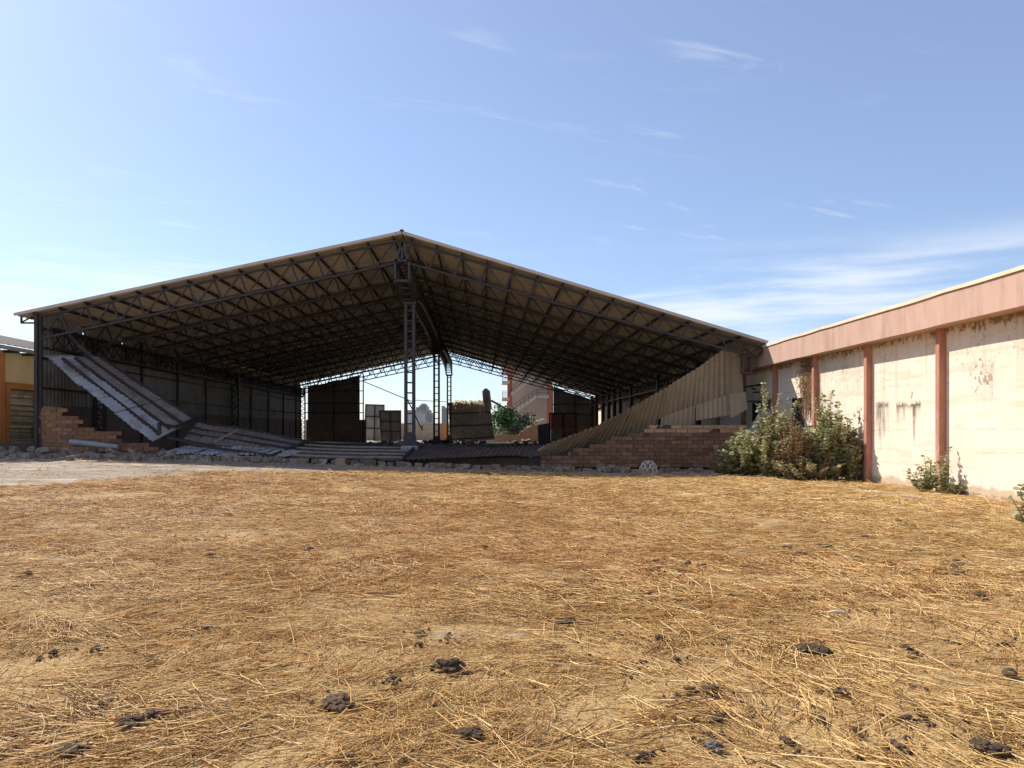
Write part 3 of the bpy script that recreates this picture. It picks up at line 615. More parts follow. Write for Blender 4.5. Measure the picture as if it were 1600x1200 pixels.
# the long twisted tan strip
T = [at(1158,562,29.8), at(1135,545,29.8), at(1090,574,29.6), at(1040,605,29.5), at(990,634,29.4), at(940,660,29.3), at(900,676,29.2), at(850,696,29.0)]
B = [at(1163,637,30.0), at(1136,650,30.2), at(1082,659,30.3), at(1026,671,30.4), at(968,686,30.5), at(912,700,30.3), at(870,708,29.9), at(826,714,29.2)]
strip = thing('fallen_wall_strip', at(1000, 700, 29.6), 'long twisted strip of tan corrugated sheets hanging down behind the brown block wall', 'metal sheeting')
for i in range(7):
    corr_sheet('sheet', T, B, M['tan'], strip, i, i + 1.02, .23 if i else .4, .05 if i else .012, 6, v1=.74 if i < 3 else 1.0, lift=.012 * (i % 2), warp=.05, seed=i)
for i in range(3):
    corr_sheet('lower_sheet', T, [p + Vector((0, -.35, 0)) for p in B], M['tan_pale'], strip, i + .02, i + .99, .21 if i else .4, .03 if i else .012, 3, v0=.68, v1=1.0 + (.03, -.02, .05)[i], lift=.05, warp=.03, seed=20 + i)
for v in (.12, .5):
    tt = np.linspace(0, 7, 22); P = crom(T, tt) * (1 - v) + crom(B, tt) * v; girt('girt', [Vector(p) + Vector((0, .08, 0)) for p in P], .06, M['steel'], strip)
# flat sheets on the ground in the middle
def flat_thing(label, T, B, nsheet, mat_f, girts, pitch=.2, amp=.025, name='fallen_sheets', over=.015, gm='steel'):
    o = thing(name, (Vector(B[0]) + Vector(B[-1])) / 2, label, 'metal sheeting'); n = len(T) - 1
    for k in range(nsheet):
        a = n * k / nsheet; b = min(n, n * (k + 1) / nsheet + .0)
        corr_sheet('sheet', T, [p + Vector((0, random.uniform(-.15, .12), 0)) for p in B], mat_f(k), o, a, b, pitch, amp, 4, lift=.014 * (k % 2), warp=.04, seed=k + 40)
    for v, w in girts:
        tt = np.linspace(0, n, 10); P = crom(T, tt) * (1 - v) + crom(B, tt) * v; girt('girt', [Vector(p) + Vector((0, 0, .06)) for p in P], w, M[gm], o)
    return o
T2 = [at(852,695,30.2), at(800,699,31.0), at(735,700,31.4), at(652,698,31.6)]
B2 = [at(838,713,28.0), at(790,712,27.9), at(720,715.5,27.8), at(631,719,27.75)]
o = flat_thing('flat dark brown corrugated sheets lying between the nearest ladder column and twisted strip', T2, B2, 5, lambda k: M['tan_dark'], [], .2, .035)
girt('end_bar', [at(630,716,27.7), at(651,696,31.3)], .09, M['steel_blue'], o)
T3 = [at(650,699,31.6), at(590,698,31.7), at(530,697,31.8), at(483,694,31.8)]
B3 = [at(630,719,27.75), at(560,719,27.7), at(490,717,27.7), at(428,714,27.7)]
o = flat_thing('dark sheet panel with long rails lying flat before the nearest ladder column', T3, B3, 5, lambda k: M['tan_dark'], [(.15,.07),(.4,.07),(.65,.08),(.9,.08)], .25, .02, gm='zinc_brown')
girt('end_bar', [at(426,711,27.6), at(481,689,31.6)], .09, M['steel_blue'], o); girt('end_post', [at(481,697,31.6), at(481,686,31.6)], .12, M['steel_blue'], o)
# tangled sheets at the foot of the leaning panel
T4 = [at(481,690,31.7), at(435,681,32.0), at(385,671,32.2), at(345,666,31.8), at(309,659,31.0)]
B4 = [at(428,711,28.6), at(385,706,28.8), at(340,701,29.0), at(310,697,29.2), at(280,690,29.2)]
o = flat_thing('dusty brown sheets with rails sloping down from the foot of leaning panel', T4, B4, 5, lambda k: M['zinc_brown'], [(.05,.08),(.35,.08),(.6,.08),(.97,.12)], .22, .025)
girt('cross_bar', [at(335,690,29.6), at(372,672,31.5)], .09, M['tan'], o)
sh = thing('loose_zinc_sheets', at(340, 714, 27.6), 'row of bluish zinc sheets lying on the blocks below the brown sheets', 'metal sheeting')
for k, (xa, xb, ya, yb, yy0, yy1) in enumerate([(253,300,700,711,27.7,29.0),(297,338,702,713,27.65,29.0),(332,372,701,713,27.6,29.0),(366,402,703,714,27.6,28.9),(398,440,706,717,27.6,28.6)]):
    corr_sheet('sheet', [at(xa+30,ya-2,yy1), at(xb+30,ya-1,yy1)], [at(xa,yb-random.uniform(0,2),yy0), at(xb,yb-random.uniform(0,3),yy0)], M['zinc'], sh, 0, 1, .2, .03, 4, True, warp=.06, seed=60 + k, lift=.02*(k%2))
girt('long_rail', [at(262,683,28.6), at(330,699,28.3), at(425,712,27.6)], .10, M['steel'], sh)
# the leaning panel at the left
lean = thing('leaning_wall_panel', at(240, 691, 27.6), 'long sheet panel with dark rails leaning down from the left wall of hall', 'metal sheeting')
LT = [at(155,556,30.6), at(205,590,30.5), at(255,622,30.4), at(306,655,30.2)]; LB = [at(76,557,28.3), at(130,602,28.1), at(185,646,27.9), at(240,690,27.7)]
for i in range(6):
    a = i / 2; b = (i + 1) / 2
    corr_sheet('upper_sheet', LT, LB, M['zinc_brown'], lean, a, b, .2, .025, 4, v1=.55, lift=.01 * (i % 2), warp=.03, seed=70 + i)
    corr_sheet('lower_sheet', LT, [p + Vector((0, random.uniform(-.12,.1), random.uniform(-.05,.05))) for p in LB], M['zinc'], lean, a, b, .2, .025, 4, v0=.53, v1=1.06, lift=.02 + .012 * (i % 2), warp=.04, seed=80 + i)
for v, w in ((.03,.09),(.3,.09),(.58,.10),(.82,.11)):
    tt = np.linspace(0, 3, 7) if v < .5 else np.linspace(.2, 2.9, 7); P = crom(LT, tt) * (1 - v) + crom(LB, tt) * v; girt('rail', [Vector(p) + Vector((.02, -.07, .06)) for p in P], w, M['steel'], lean)
girt('hanger_bar', [at(104,520,29.6), at(122,540,30), at(150,562,30.4)], .13, M['steel_blue'], lean)
girt('cross_bar', [at(247,662,27.9), at(275,667,28.6), at(315,650,30.4)], .10, M['steel'], lean); girt('cross_bar', [at(248,661,27.8), at(250,678,27.8)], .10, M['steel'], lean)

# ------------------------------------------------------------------ rubble
def rock_mesh(name, mat, seed, w=.4, d=.2, h=.15, rough=.03):
    r = random.Random(seed); bm = bmesh.new(); bmesh.ops.create_cube(bm, size=1)
    bmesh.ops.scale(bm, vec=(w, d, h), verts=bm.verts); bmesh.ops.bevel(bm, geom=list(bm.edges), offset=.02, segments=1, affect='EDGES')
    for v in bm.verts: v.co += Vector((r.uniform(-1,1), r.uniform(-1,1), r.uniform(-1,1))) * rough
    if r.random() < .45:
        bmesh.ops.bisect_plane(bm, geom=list(bm.verts)+list(bm.edges)+list(bm.faces), plane_co=(w * r.uniform(.05,.25), 0, 0), plane_no=(1, r.uniform(-.5,.5), r.uniform(-.5,.5)), clear_outer=True)
        bmesh.ops.holes_fill(bm, edges=[e for e in bm.edges if e.is_boundary])
    me = bpy.data.meshes.new(name); bm.to_mesh(me); bm.free(); me.materials.append(mat); return me
RM = [rock_mesh('clay_block', M['rubble'], i, random.uniform(.34,.50), random.uniform(.20,.28), random.uniform(.14,.21), random.uniform(.008,.03)) for i in range(12)]
_on = 'first second third fourth fifth sixth seventh eighth ninth tenth eleventh twelfth thirteenth fourteenth fifteenth sixteenth seventeenth eighteenth nineteenth'.split()
ORD = _on + ['twentieth'] + ['twenty-' + a for a in _on[:9]] + ['thirtieth'] + ['thirty-' + a for a in _on[:9]] + ['fortieth']
def rubble(n, fx, label, group, tilt=.5, sc=(.55, 1.15), name='broken_block'):
    for k in range(n):
        X, Y, dz = fx(k); z = float(gz(X, Y)) if Y < 29.2 else .45; s_ = random.uniform(*sc)
        o = link(name, random.choice(RM), None, loc=(X, Y, z + .05 * s_ + dz), rot=(random.uniform(-tilt,tilt), random.uniform(-tilt,tilt), random.uniform(-1.5,1.5)), scale=(s_, s_, s_)); tag(o, label(k) if callable(label) else label, 'block', group)
def mound(k):
    X = random.uniform(-18.8, -11.5); Y = 27.9 + random.uniform(-1.1, .55); return X, Y, max(0, .34 * (1 - abs(Y - 28.1) / .8)) * random.uniform(.2, 1)
rubble(85, mound, 'broken clay block in the rubble heap before the left red wall', 'rubble before the left wall')
rubble(14, lambda k: (-17 + k * .69 + random.uniform(-.2, .2), random.uniform(25.6, 27.0), 0), lambda k: ORD[k] + ' loose clay block from the left on the concrete apron', 'loose blocks on the concrete apron', .15)
def row(k):
    return -11.6 + k * .36 + random.uniform(-.06, .06), 27.45 + random.uniform(-.12, .12), random.uniform(0, .06)
rubble(41, row, lambda k: 'grey clay block, ' + (ORD[k] if k < 40 else 'last') + ' from the left in the row under the fallen sheets', 'row of blocks under the fallen sheets', .08, (.85, 1.2), 'clay_block')
rubble(26, lambda k: (random.uniform(-11, 4), random.uniform(26.6, 27.3), 0), 'small broken block lying before the row of grey blocks', 'bits before the block row', .3, (.4, .75))
rubble(44, lambda k: (random.uniform(2.2, 8.4), random.uniform(26.4, 28.3), random.uniform(0, .05)), 'broken brown block scattered at foot of the wall with pale top courses', 'blocks before the right wall', .25, (.6, 1.05))
rubble(46, lambda k: (random.uniform(-9, 5.5), random.uniform(56, 73), random.uniform(0, .1)), 'pale block in the debris on the far hall floor', 'debris on the far hall floor', .5, (.8, 1.4))
o = link('cylindrical_block', rock_mesh('cylindrical_block', M['rubble'], 3, .56, .22, .19, .006), None, loc=(*at(1001, 738, 25.3).xy, .10), rot=(0, 0, .1)); tag(o, 'long clay block lying left of the white wicker cage', 'block')
o = link('upright_block', rock_mesh('upright_block', M['brick_tan'], 2, .34, .25, .26, .006), None, loc=(*at(532, 720, 27.1).xy, float(gz(at(532,720,27.1).x, 27.1)) + .12), rot=(0, 0, .05)); tag(o, 'large pale block standing at the middle of the block row', 'block')
def chips():
    V = []; Q = []
    def put(X, Y, s_, z):
        k = len(V); p = np.array([(-1,-1,0),(1,-.8,0),(.9,1,0),(-.8,.9,0),(-.6,-.7,1),(.7,-.6,.8),(.6,.7,1.1),(-.7,.6,.7)]) * s_ * rng.uniform(.5, 1.2, (8, 3)); a = rng.uniform(0, 6.3); c, s2 = math.cos(a), math.sin(a)
        for q in p: V.append((X + q[0]*c - q[1]*s2, Y + q[0]*s2 + q[1]*c, z + q[2]))
        for f in ((4,5,6,7),(0,1,5,4),(1,2,6,5),(2,3,7,6),(3,0,4,7)): Q.append(tuple(k + i for i in f))
    for n, xa, xb, ya, yb, sz in ((900,-19,-10,26.2,28.6,.05),(900,-12,9,26.3,28.5,.045),(700,-16,9.5,20,27,.022),(250,-6,5,45,72,.07)):
        for _ in range(n):
            X = random.uniform(xa, xb); Y = random.uniform(ya, yb); put(X, Y, sz * random.uniform(.4, 1.3), (float(gz(X, Y)) if Y < 29.2 else .45) - .005)
    o = link('rubble_chips', fast_mesh('rubble_chips', V, Q, M['rubble'])); o['label'] = 'small chips of broken block strewn along the front of the hall'; o['category'] = 'rubble'; kind(o, 'stuff')
chips()
def heap():     # dusty earth under the left blocks
    xs = np.arange(-21, -10.4, .2); ys = np.arange(26.6, 28.65, .12); XX, YY = np.meshgrid(xs, ys); h = .24 * sstep((YY - 26.9) / 1.1) * sstep((-10.8 - XX) / 2) * (.5 + fbm(XX * .8, YY * 1.2, 50)) - .06; h += .05 * (fbm(XX * 5, YY * 5, 51) - .5)
    V = np.stack([XX, YY, gz(XX, YY) + h], -1).reshape(-1, 3); nx = len(xs); i = np.arange(nx-1)[None,:] + nx*np.arange(len(ys)-1)[:,None]; Q = np.stack([i,i+1,i+1+nx,i+nx],-1).reshape(-1,4)
    o = link('rubble_earth', fast_mesh('rubble_earth', V, Q, M['rubble'])); o['label'] = 'dusty earth heap under the broken blocks at the left wall'; o['category'] = 'rubble'; kind(o, 'stuff')
heap()
mb = MB(); a, b = at(109, 690, 28.0), at(184, 698, 28.0); mb.tube([a, a + (b - a) * .5, b], [.10, .105, .085], 8); o = mb.build('fallen_post', M['grey_sheet']); tag(o, 'pale grey round post lying on the rubble before the left red wall', 'post')

# ------------------------------------------------------------------ wicker cage
def cage():
    bm = bmesh.new(); bmesh.ops.create_icosphere(bm, subdivisions=2, radius=1); bm.faces.ensure_lookup_table(); mb = MB(); base = Vector((*at(1013, 741, 25.7).xy, .0)); base.z = float(gz(base.x, base.y))
    def pr(c): 
        z = (c.z + .35) / 1.35; r = 1.0 if z > .35 else 1.0 + .12 * (.35 - z); return base + Vector((c.x * .30 * r, c.y * .30 * r, max(z, 0) * .47 + .01))
    for e in bm.edges:
        if len(e.link_faces) == 2:
            a, b = [f.calc_center_median().normalized() for f in e.link_faces]
            if a.z > -.38 and b.z > -.38: mb.bar(pr(a), pr(b), .046, .03)
    o = mb.build('wicker_cage', M['cage']); tag(o, 'small whitish woven dome cage standing before the brown block wall', 'cage'); bm.free()
    n = 20; r = MB(); r.tube([base + Vector((.315 * math.cos(2*math.pi*k/n), .315 * math.sin(2*math.pi*k/n), .012)) for k in range(n + 1)], .016, 5); r.build('rim', M['cage'], o)
cage()

# ------------------------------------------------------------------ yellow building at the far left
XB = -19.2
yb = thing('yellow_building', (XB - 3, 33, 0), 'yellow building with orange frames and roller shutter at the left edge', 'building')
mb = MB(); mb.box(XB - 6, XB, 28.2, 29.62, 1.0, 4.75); mb.box(XB - 6, XB, 31.9, 50, 1.0, 4.75); mb.box(XB - 6, XB, 29.62, 31.9, 3.38, 4.75); mb.box(XB - 6, XB - .3, 29.62, 31.9, 1.0, 3.38); mb.build('wall', M['yellow'], yb)
MB().box(XB - 6, XB + .06, 28.15, 50, -.2, 1.02).build('plinth', M['concrete'], yb)
for y in (28.95, 33.2): MB().box(XB + .001, XB + .16, y, y + .5, 1.02, 4.6).build('pilaster', M['orange'], yb)
mb = MB(); mb.box(XB + .001, XB + .09, 29.62, 29.86, 1.02, 3.5); mb.box(XB + .001, XB + .09, 31.7, 31.9, 1.02, 3.5); mb.box(XB + .001, XB + .09, 29.86, 31.7, 3.24, 3.5); mb.build('door_frame', M['orange'], yb)
st = MB().box(XB - .12, XB - .10, 29.86, 31.7, 1.02, 3.24).build('shutter', M['shutter'], yb); sl = MB().bar((0, 29.87, 0), (0, 31.69, 0), .05, .062).mesh('slat', M['shutter'])
for k in range(29): link('slat', sl, st, loc=(XB - .075 + random.uniform(-.012,.012), 0, 1.08 + k * .074), rot=(random.uniform(-.006,.006), random.uniform(-.4,.4), 0))
mb = MB(); ys = np.arange(27.6, 50, .22)
for i, y in enumerate(ys[:-1]):
    h0, h1 = .045 * (i % 2), .045 * ((i + 1) % 2); mb.add([(XB + .75, y, 4.86 + h0), (XB + .75, y + .22, 4.86 + h1), (XB - 7, y + .22, 6.7 + h1), (XB - 7, y, 6.7 + h0)], [(0,1,2,3)])
mb.build('roof', M['far_roof'], yb)
mb = MB(); mb.box(XB + .62, XB + .74, 27.6, 50, 4.70, 4.84); mb.build('gutter', M['concrete'], yb)
for y in np.arange(28.4, 40, 1.2): MB().bar((XB - .1, y, 4.72), (XB + .62, y, 4.70), .08, .12).build('rafter', M['steel'], yb)

# ------------------------------------------------------------------ things seen through the open far end
bw = thing('boundary_wall', (0, 96, 0), 'tan block boundary wall with orange piers seen through the hall', 'wall')
MB().box(-14, -.5, 96, 96.3, -.2, 2.55).build('wall', M['far_block'], bw); MB().box(-.5, 14, 96, 96.3, -.2, 1.9).build('wall', M['far_block'], bw)
for x in (634, 694, 803): p = at(x, 674, 95.8); MB().box(p.x - .32, p.x + .32, 95.75, 95.99, -.2, 2.45).build('pier', M['orange'], bw)
w2 = thing('broken_brick_wall', (6, 76, 0), 'stepped broken red brick wall outside the far end of the hall', 'wall')
mb = MB()
for k, (xa, xb, y) in enumerate(((772,812,680),(812,818,676),(818,824,672),(824,830,669),(830,845,665))): a = at(xa, y, 76); b = at(xb, y, 76); mb.box(a.x, b.x, 76, 76.25, 0, a.z)
mb.build('brickwork', M['far_brick'], w2)
rr_ = random.Random(4)
top = [link('brick', brick_mesh('brick', .4, .22, .14, M['tatter'], 5), w2, loc=(x_, 76.02, z_), rot=(rr_.uniform(-.3,.3), rr_.uniform(-.3,.3), rr_.uniform(-.6,.6))) for x_, z_ in [(at(x, y, 76).x, at(x, y, 76).z) for x, y in ((814,675),(819,671),(825,668),(829,664),(834,661),(839,659),(844,658),(850,657),(836,664))]]
def corr_panel(label, pts, mat, bars_v, bars_h, name='standing_sheet', pitch=.22):
    tl, tr, br, bl = pts; o = thing(name, bl, label, 'metal sheeting')
    corr_sheet('sheet', [tl, tr], [bl, br], mat, o, 0, 1, pitch, .03, 3, True, warp=.02)
    tl, tr, br, bl = map(Vector, pts); off = Vector((0, -.07, 0))
    for v in bars_h: girt('rail', [tl.lerp(bl, v) + off, tr.lerp(br, v) + off], .09, M['steel'], o)
    for v in bars_v: girt('rail', [tl.lerp(tr, v) + off, bl.lerp(br, v) + off], .09, M['steel'], o)
    return o
corr_panel('tall pale grey sheet panel standing beyond the far end of the hall', [at(571,632,76), at(601,633,76), at(601,689,76), at(569,688,76)], M['clad_light'], (.02,.5,.98), (.0,.33,.66))
corr_panel('dark grey sheet panel standing before the taller pale panel', [at(592,641,74), at(627,641,74), at(627,690,74), at(596,690,74)], M['clad_dark'], (.02,.48,.98), (.02,.36,.68))
fp = corr_panel('big tilted dark sheet panel with tattered top at the far end column', [at(700,629,72.2), at(765,628,72.4), at(773,687,72), at(704,691,71.6)], M['clad'], (), (.28,.60,.93), 'tilted_sheeting')
mb = MB(); r5 = random.Random(5)
for k in range(60):
    x = 708 + 47 * k / 59 + r5.uniform(-.6,.6); ln = r5.uniform(6, 13) * (1 + (.9 if k > 46 else 0)); y0 = 627 + r5.uniform(-2, 2); a = at(x, y0, 72.2); m_ = at(x + 1 + r5.uniform(-1,1), y0 + ln * .45, 71.6); b = at(x + r5.uniform(0,5), y0 + ln, 71.65); mb.bar(a, m_, .09, .02); mb.bar(m_, b, r5.uniform(.05,.10), .02)
kind(mb.build('tattered_edge', M['tatter'], fp), 'stuff')
mb = MB(); P = []
base = [at(757,640,66.2), at(769,638,66.2)]; 
for t in np.linspace(0, 1, 9):
    c = at(763 - 3.5 * t - .5, 640 - 33 * t, 72.3); hw = .40 * (1 if t < .85 else math.sqrt(max(0.05, 1 - ((t - .85) / .16) ** 2)))
    P.append([c + Vector((hw * math.sin(a), -.16 * math.cos(a), 0)) for a in np.linspace(-1.5, 1.5, 7)])
V = [p for r_ in P for p in r_]; mb.add(V, [(i*7+j, i*7+j+1, (i+1)*7+j+1, (i+1)*7+j) for i in range(8) for j in range(6)]); mb.build('upright_flap', M['clad'], fp, True)
kiosk = thing('sheet_kiosk', at(880, 690, 60), 'rusty brown boarded booth inside the far right of the hall', 'booth')
def pbox(x0, y0, x1, y1, Y, d, name, mat, parent): a = at(x0, y0, Y); b = at(x1, y1, Y); return MB().box(a.x, b.x, Y, Y + d, b.z, a.z).build(name, mat, parent)
pbox(861,647,900,671,60,.12,'rusty_panel',M['rust'],kiosk); pbox(861,673.5,878,700,60.02,.1,'pale_panel',M['pale_board'],kiosk); pbox(881,673.5,898,700,60.02,.1,'brown_panel',M['rust'],kiosk)
pbox(859,645,903,647,59.95,.2,'top_rail',M['steel'],kiosk); pbox(859,671,901,673,59.95,.2,'middle_rail',M['pale_board'],kiosk)
for x in (858, 879, 899): pbox(x,645,x+2.2,702,59.93,.12,'post',M['steel'],kiosk)
corr_panel('narrow dark corrugated sheet standing left of the rusty booth', [at(840,664,61), at(858,661,61), at(858,697,61), at(841,697,61)], M['clad_dark'], (), (), pitch=.3)
mb = MB(); mb.bar(at(768,626,66), at(834,664,74), .13); o = mb.build('leaning_pipe', M['steel']); tag(o, 'dark pipe slanting down right of the tilted panel', 'pipe')
mb = MB(); mb.tube([at(632,615,62), at(645,641,62), at(657,667,62), at(660,672,62)], .05, 5); mb.tube([at(657,667,62), at(661,664,62), at(659,672,62)], .04, 5); o = mb.build('hanging_rod', M['steel']); tag(o, 'bent dark rod hanging between the two nearer ladder columns', 'rod')
mb = MB(); mb.tube([at(645,625,72), at(672,626.5,71), at(700,628,70)], .03, 5); o = mb.build('cable', M['cable']); tag(o, 'thin dark cable strung between the ladder columns', 'cable')
mb = MB(); mb.bar(at(722,691,60), at(752,695,60), .12, .05); mb.bar(at(739,683,61), at(741,691,61), .07); o = mb.build('pale_scrap', M['debris']); tag(o, 'pale scrap strip on the floor before the tilted panel', 'scrap')
mb = MB(); mb.bar(at(585,689,66), at(630,691.5,66), .2, .05); o = mb.build('pale_plank', M['debris']); tag(o, 'thin pale plank on the floor left of nearest ladder column', 'plank')
mb = MB(); p = at(670, 692, 58); mb.tube([p + Vector((0,0,.1)), p + Vector((.7,0,.14)), p + Vector((1.6,.3,.1))], .1, 6); o = mb.build('dark_roll', M['steel']); tag(o, 'dark roll lying between the near and middle columns', 'roll')
# building with an outside stair
sb = thing('stair_building', at(825, 690, 112), 'pale building with red columns and outside stairs behind the hall', 'building'); YS = 112
def pb(x0, y0, x1, y1, Y, d, name, mat, parent): return pbox(x0, y0, x1, y1, Y, d, name, mat, parent)
pb(800,540,862,690,YS + 3,12,'wall',M['stair_wall'],sb)
for x0, x1 in ((793,800.5),(855,863)): pb(x0,535,x1,690,YS,.8,'column',M['stair_red'],sb)
for y in (585, 611): 
    bl = pb(784.5,y + 10,796,y + 15,YS - .3,2.5,'balcony',M['stair_wall'],sb); mb = MB()
    for q in range(5): a = at(785.5, y + 2 * q, YS - .2); b = at(794, y + 2 * q, YS - .2); mb.bar(a, b, .05)
    mb.bar(at(785.3,y,YS-.2), at(785.3,y+11,YS-.2), .07); mb.build('railing', M['far_dark'], bl)
pb(784.5,560,796,585,YS + .5,1.5,'balcony_wall',M['stair_wall'],sb)
for (xa, ya, xb, yb_) in ((798,617,826,595),(800,645,838,620),(826,595,856,572),(838,620,857,620)):
    a = at(xa, ya, YS + .6); b = at(xb, yb_, YS + .6); mb = MB(); mb.bar(a, b, 2.0, .45); s_ = mb.build('stair_flight', M['stair_wall'], sb); mb = MB(); u = Vector((0, -1.0, 0))
    for h in (.55, 1.1): mb.bar(a + u + Vector((0,0,h)), b + u + Vector((0,0,h)), .07)
    for q in range(7): p = a.lerp(b, q / 6) + u; mb.bar(p, p + Vector((0,0,1.1)), .06)
    mb.build('railing', M['far_dark'], s_)
pb(797,548,862,551,YS + .2,3,'slab',M['stair_wall'],sb)
# skyline
def block(label, x0, x1, ytop, Y, steps, cat='building'):
    o = thing('tower_block', at((x0+x1)/2, 680, Y), label, cat); mb = MB()
    for xa, xb, yt in steps: a = at(xa, yt, Y); b = at(xb, yt, Y); mb.box(a.x, b.x, Y, Y + 20, -1, a.z)
    w = mb.build('wall', M['skyline'], o)
    for xa, xb, yt in steps:
        x = xa + .8
        while x < xb - .6: a = at(x, yt + 2, Y - .3); b = at(x + .9, yt, Y); MB().box(a.x, b.x, Y - .3, Y - .05, 2, a.z).build('window_strip', M['skyline_win'], o); x += 2.2
block('stepped grey tower block far away between the ladder columns', 650, 672, 631, 420, ((650,655,636),(655,658,633),(658,664,630.5),(664,667,634),(667,671,640),(671,676,645)))
block('small grey block far away right of the middle column', 691, 699, 634, 520, ((690,694,634),(694,699,637)))
o = thing('low_grey_building', at(645, 660, 200), 'low grey building with flat roof behind the tan boundary wall', 'building'); a = at(634, 643, 200); b = at(658, 680, 200); MB().box(a.x, b.x, 200, 215, 0, a.z).build('wall', M['skyline'], o); MB().box(a.x - .4, b.x + .4, 199.6, 215.4, a.z + .002, a.z + .4).build('roof', M['concrete'], o); a = at(658, 659, 180); b = at(675, 664, 180); MB().box(a.x, b.x, 180, 186, 1, a.z).build('annex', M['grey_sheet'], o)

# ------------------------------------------------------------------ plants
def leaf_mesh(name, P, D, Nn, Ln, Wd, C):       # arrays of leaf roots, directions, normals
    P = np.asarray(P); D = np.asarray(D); D /= np.linalg.norm(D, axis=1, keepdims=True); Nn = np.asarray(Nn); Sd = np.cross(D, Nn); Sd /= np.maximum(np.linalg.norm(Sd, axis=1, keepdims=True), 1e-6); Nn = np.cross(Sd, D)
    Ln = np.asarray(Ln)[:, None]; Wd = np.asarray(Wd)[:, None]; n = len(P)
    pts = [P, P + D*Ln*.3 + Sd*Wd*.46 + Nn*Ln*.06, P + D*Ln*.72 + Sd*Wd*.40 + Nn*Ln*.04, P + D*Ln - Nn*Ln*.08, P + D*Ln*.72 - Sd*Wd*.40 + Nn*Ln*.04, P + D*Ln*.3 - Sd*Wd*.46 + Nn*Ln*.06, P + D*Ln*.5 - Nn*Ln*.03]
    V = np.stack(pts, 1).reshape(-1, 3); k = np.arange(n)[:, None] * 7
    Q = np.concatenate([k + np.array([[0,1,2,6]]), k + np.array([[6,2,3,4]]), k + np.array([[0,6,4,5]])]); return fast_mesh(name, V, Q, M['leaf'], np.repeat(np.asarray(C), 7, 0))
GREEN = [(.39,.385,.165), (.53,.50,.26), (.27,.285,.115), (.62,.57,.33)]; DRY = [(.42,.29,.13), (.32,.20,.10), (.24,.14,.075), (.44,.36,.18)]
def shrub(label, base, height, spread, stems, leafL=.115, dry=.08, seed=1, lean=(0,0), tallest=None, group=None, name='shrub', dens=.055, low=.12, bare=0.0):
    r = np.random.default_rng(seed); base = Vector(base); o = thing(name, base, label, 'shrub', group); tb = MB(); P = []; D = []; Nn = []; Ls = []; Ws = []; C = []
    for s_ in range(stems):
        a = r.uniform(0, 2 * math.pi); q = math.sqrt(r.uniform(0, 1)); h = height * (1 - .45 * q) * r.uniform(.72, 1.0); tip = np.array([math.cos(a) * spread * q + lean[0], math.sin(a) * spread * q + lean[1], h])
        if tallest and s_ < len(tallest): tip = np.array(tallest[s_], float); h = tip[2]
        b0 = np.array([r.normal(0, .12 * spread), r.normal(0, .12 * spread), 0]); mid = b0 * .5 + tip * np.array([.62, .62, .5]) + r.normal(0, .06, 3); n = 8
        C_ = [b0 * (1-t)**2 + 2 * mid * t * (1-t) + tip * t*t for t in np.linspace(0, 1, n)]; tb.tube([base + Vector(c) for c in C_], list(np.linspace(.016, .005, n)), 4)
        Lc = np.linalg.norm(tip - b0); m = int(Lc / dens); w0 = r.uniform(0, 6.28); isdry = r.uniform() < dry
        for k in range(m):
            t = low + (1 - low) * (k + .5) / m
            if r.uniform() < bare: continue
            c = b0 * (1-t)**2 + 2 * mid * t * (1-t) + tip * t*t; w0 += 1.57 + r.normal(0, .25)
            for sg in (0, math.pi):
                an = w0 + sg + r.normal(0, .2); up = r.uniform(-.25, .6); d = np.array([math.cos(an), math.sin(an), up]); ln = leafL * r.uniform(.7, 1.2) * (1.12 - .45 * t)
                P.append(np.array(base) + c); D.append(d); Nn.append(np.array([-.25, -.25, .8]) + r.normal(0, .45, 3)); Ls.append(ln); Ws.append(ln * r.uniform(.62, .8))
                pal = DRY if (isdry or r.uniform() < dry * .6) else GREEN; C.append(np.array(pal[r.integers(0, 4)]) * r.uniform(.8, 1.2))
    tb.build('stems', M['twig'] if dry > .4 else M['bark'], o)
    kind(link('leaves', leaf_mesh('leaves', P, D, Nn, Ls, Ws, C), o), 'stuff'); return o
def gp(x, y): Y = 1725 / (y - 674); X = (x - 752) * Y / F; return (X, Y, float(gz(X, Y)) - .02)
shrub('tall milkweed shrub with one long stem rising highest beside the warehouse doors', gp(1212, 747), 2.7, 1.0, 80, .165, .06, 11, tallest=[(-.28,.3,3.12),(-.18,.35,2.8),(.25,.3,2.75),(.5,.2,2.6),(-.5,.2,2.4),(.75,.2,2.5)])
shrub('low spreading green shrub at the left end of the shrub clump', gp(1172, 744), 1.85, 1.1, 90, .155, .05, 12, lean=(-.1,.0))
shrub('dry brown shrub with tangled twigs in the middle of the clump', gp(1240, 750), 2.3, .7, 110, .11, .7, 13, bare=.5)
shrub('dense green milkweed shrub standing against the pilaster at right of clump', gp(1302, 751), 2.75, .8, 95, .16, .05, 14, lean=(-.05,.25), tallest=[(-.15,.4,2.65),(.3,.3,2.5),(-.45,.3,2.55),(.05,.2,2.75)])
shrub('smaller leafy shrub crowding the foot of the terracotta pilaster', gp(1330, 752), 2.05, .5, 60, .15, .08, 15, lean=(-.05,.1))
shrub('knee-high leafy growth along the front of the shrub clump', gp(1262, 751), 1.0, 1.1, 80, .13, .35, 16)
shrub('low trailing leafy growth reaching left before the brown wall', gp(1145, 743), .7, .95, 46, .125, .14, 17)
shrub('sapling with round leaves left of the nearer full pilaster', gp(1446, 768), 1.12, .42, 14, .135, .05, 18, dens=.065)
shrub('leafy stem climbing close to the right of that pilaster', gp(1477, 771), 1.05, .16, 7, .125, .05, 19, tallest=[(.13,.05,1.15),(-.1,-.05,.95)], dens=.065)
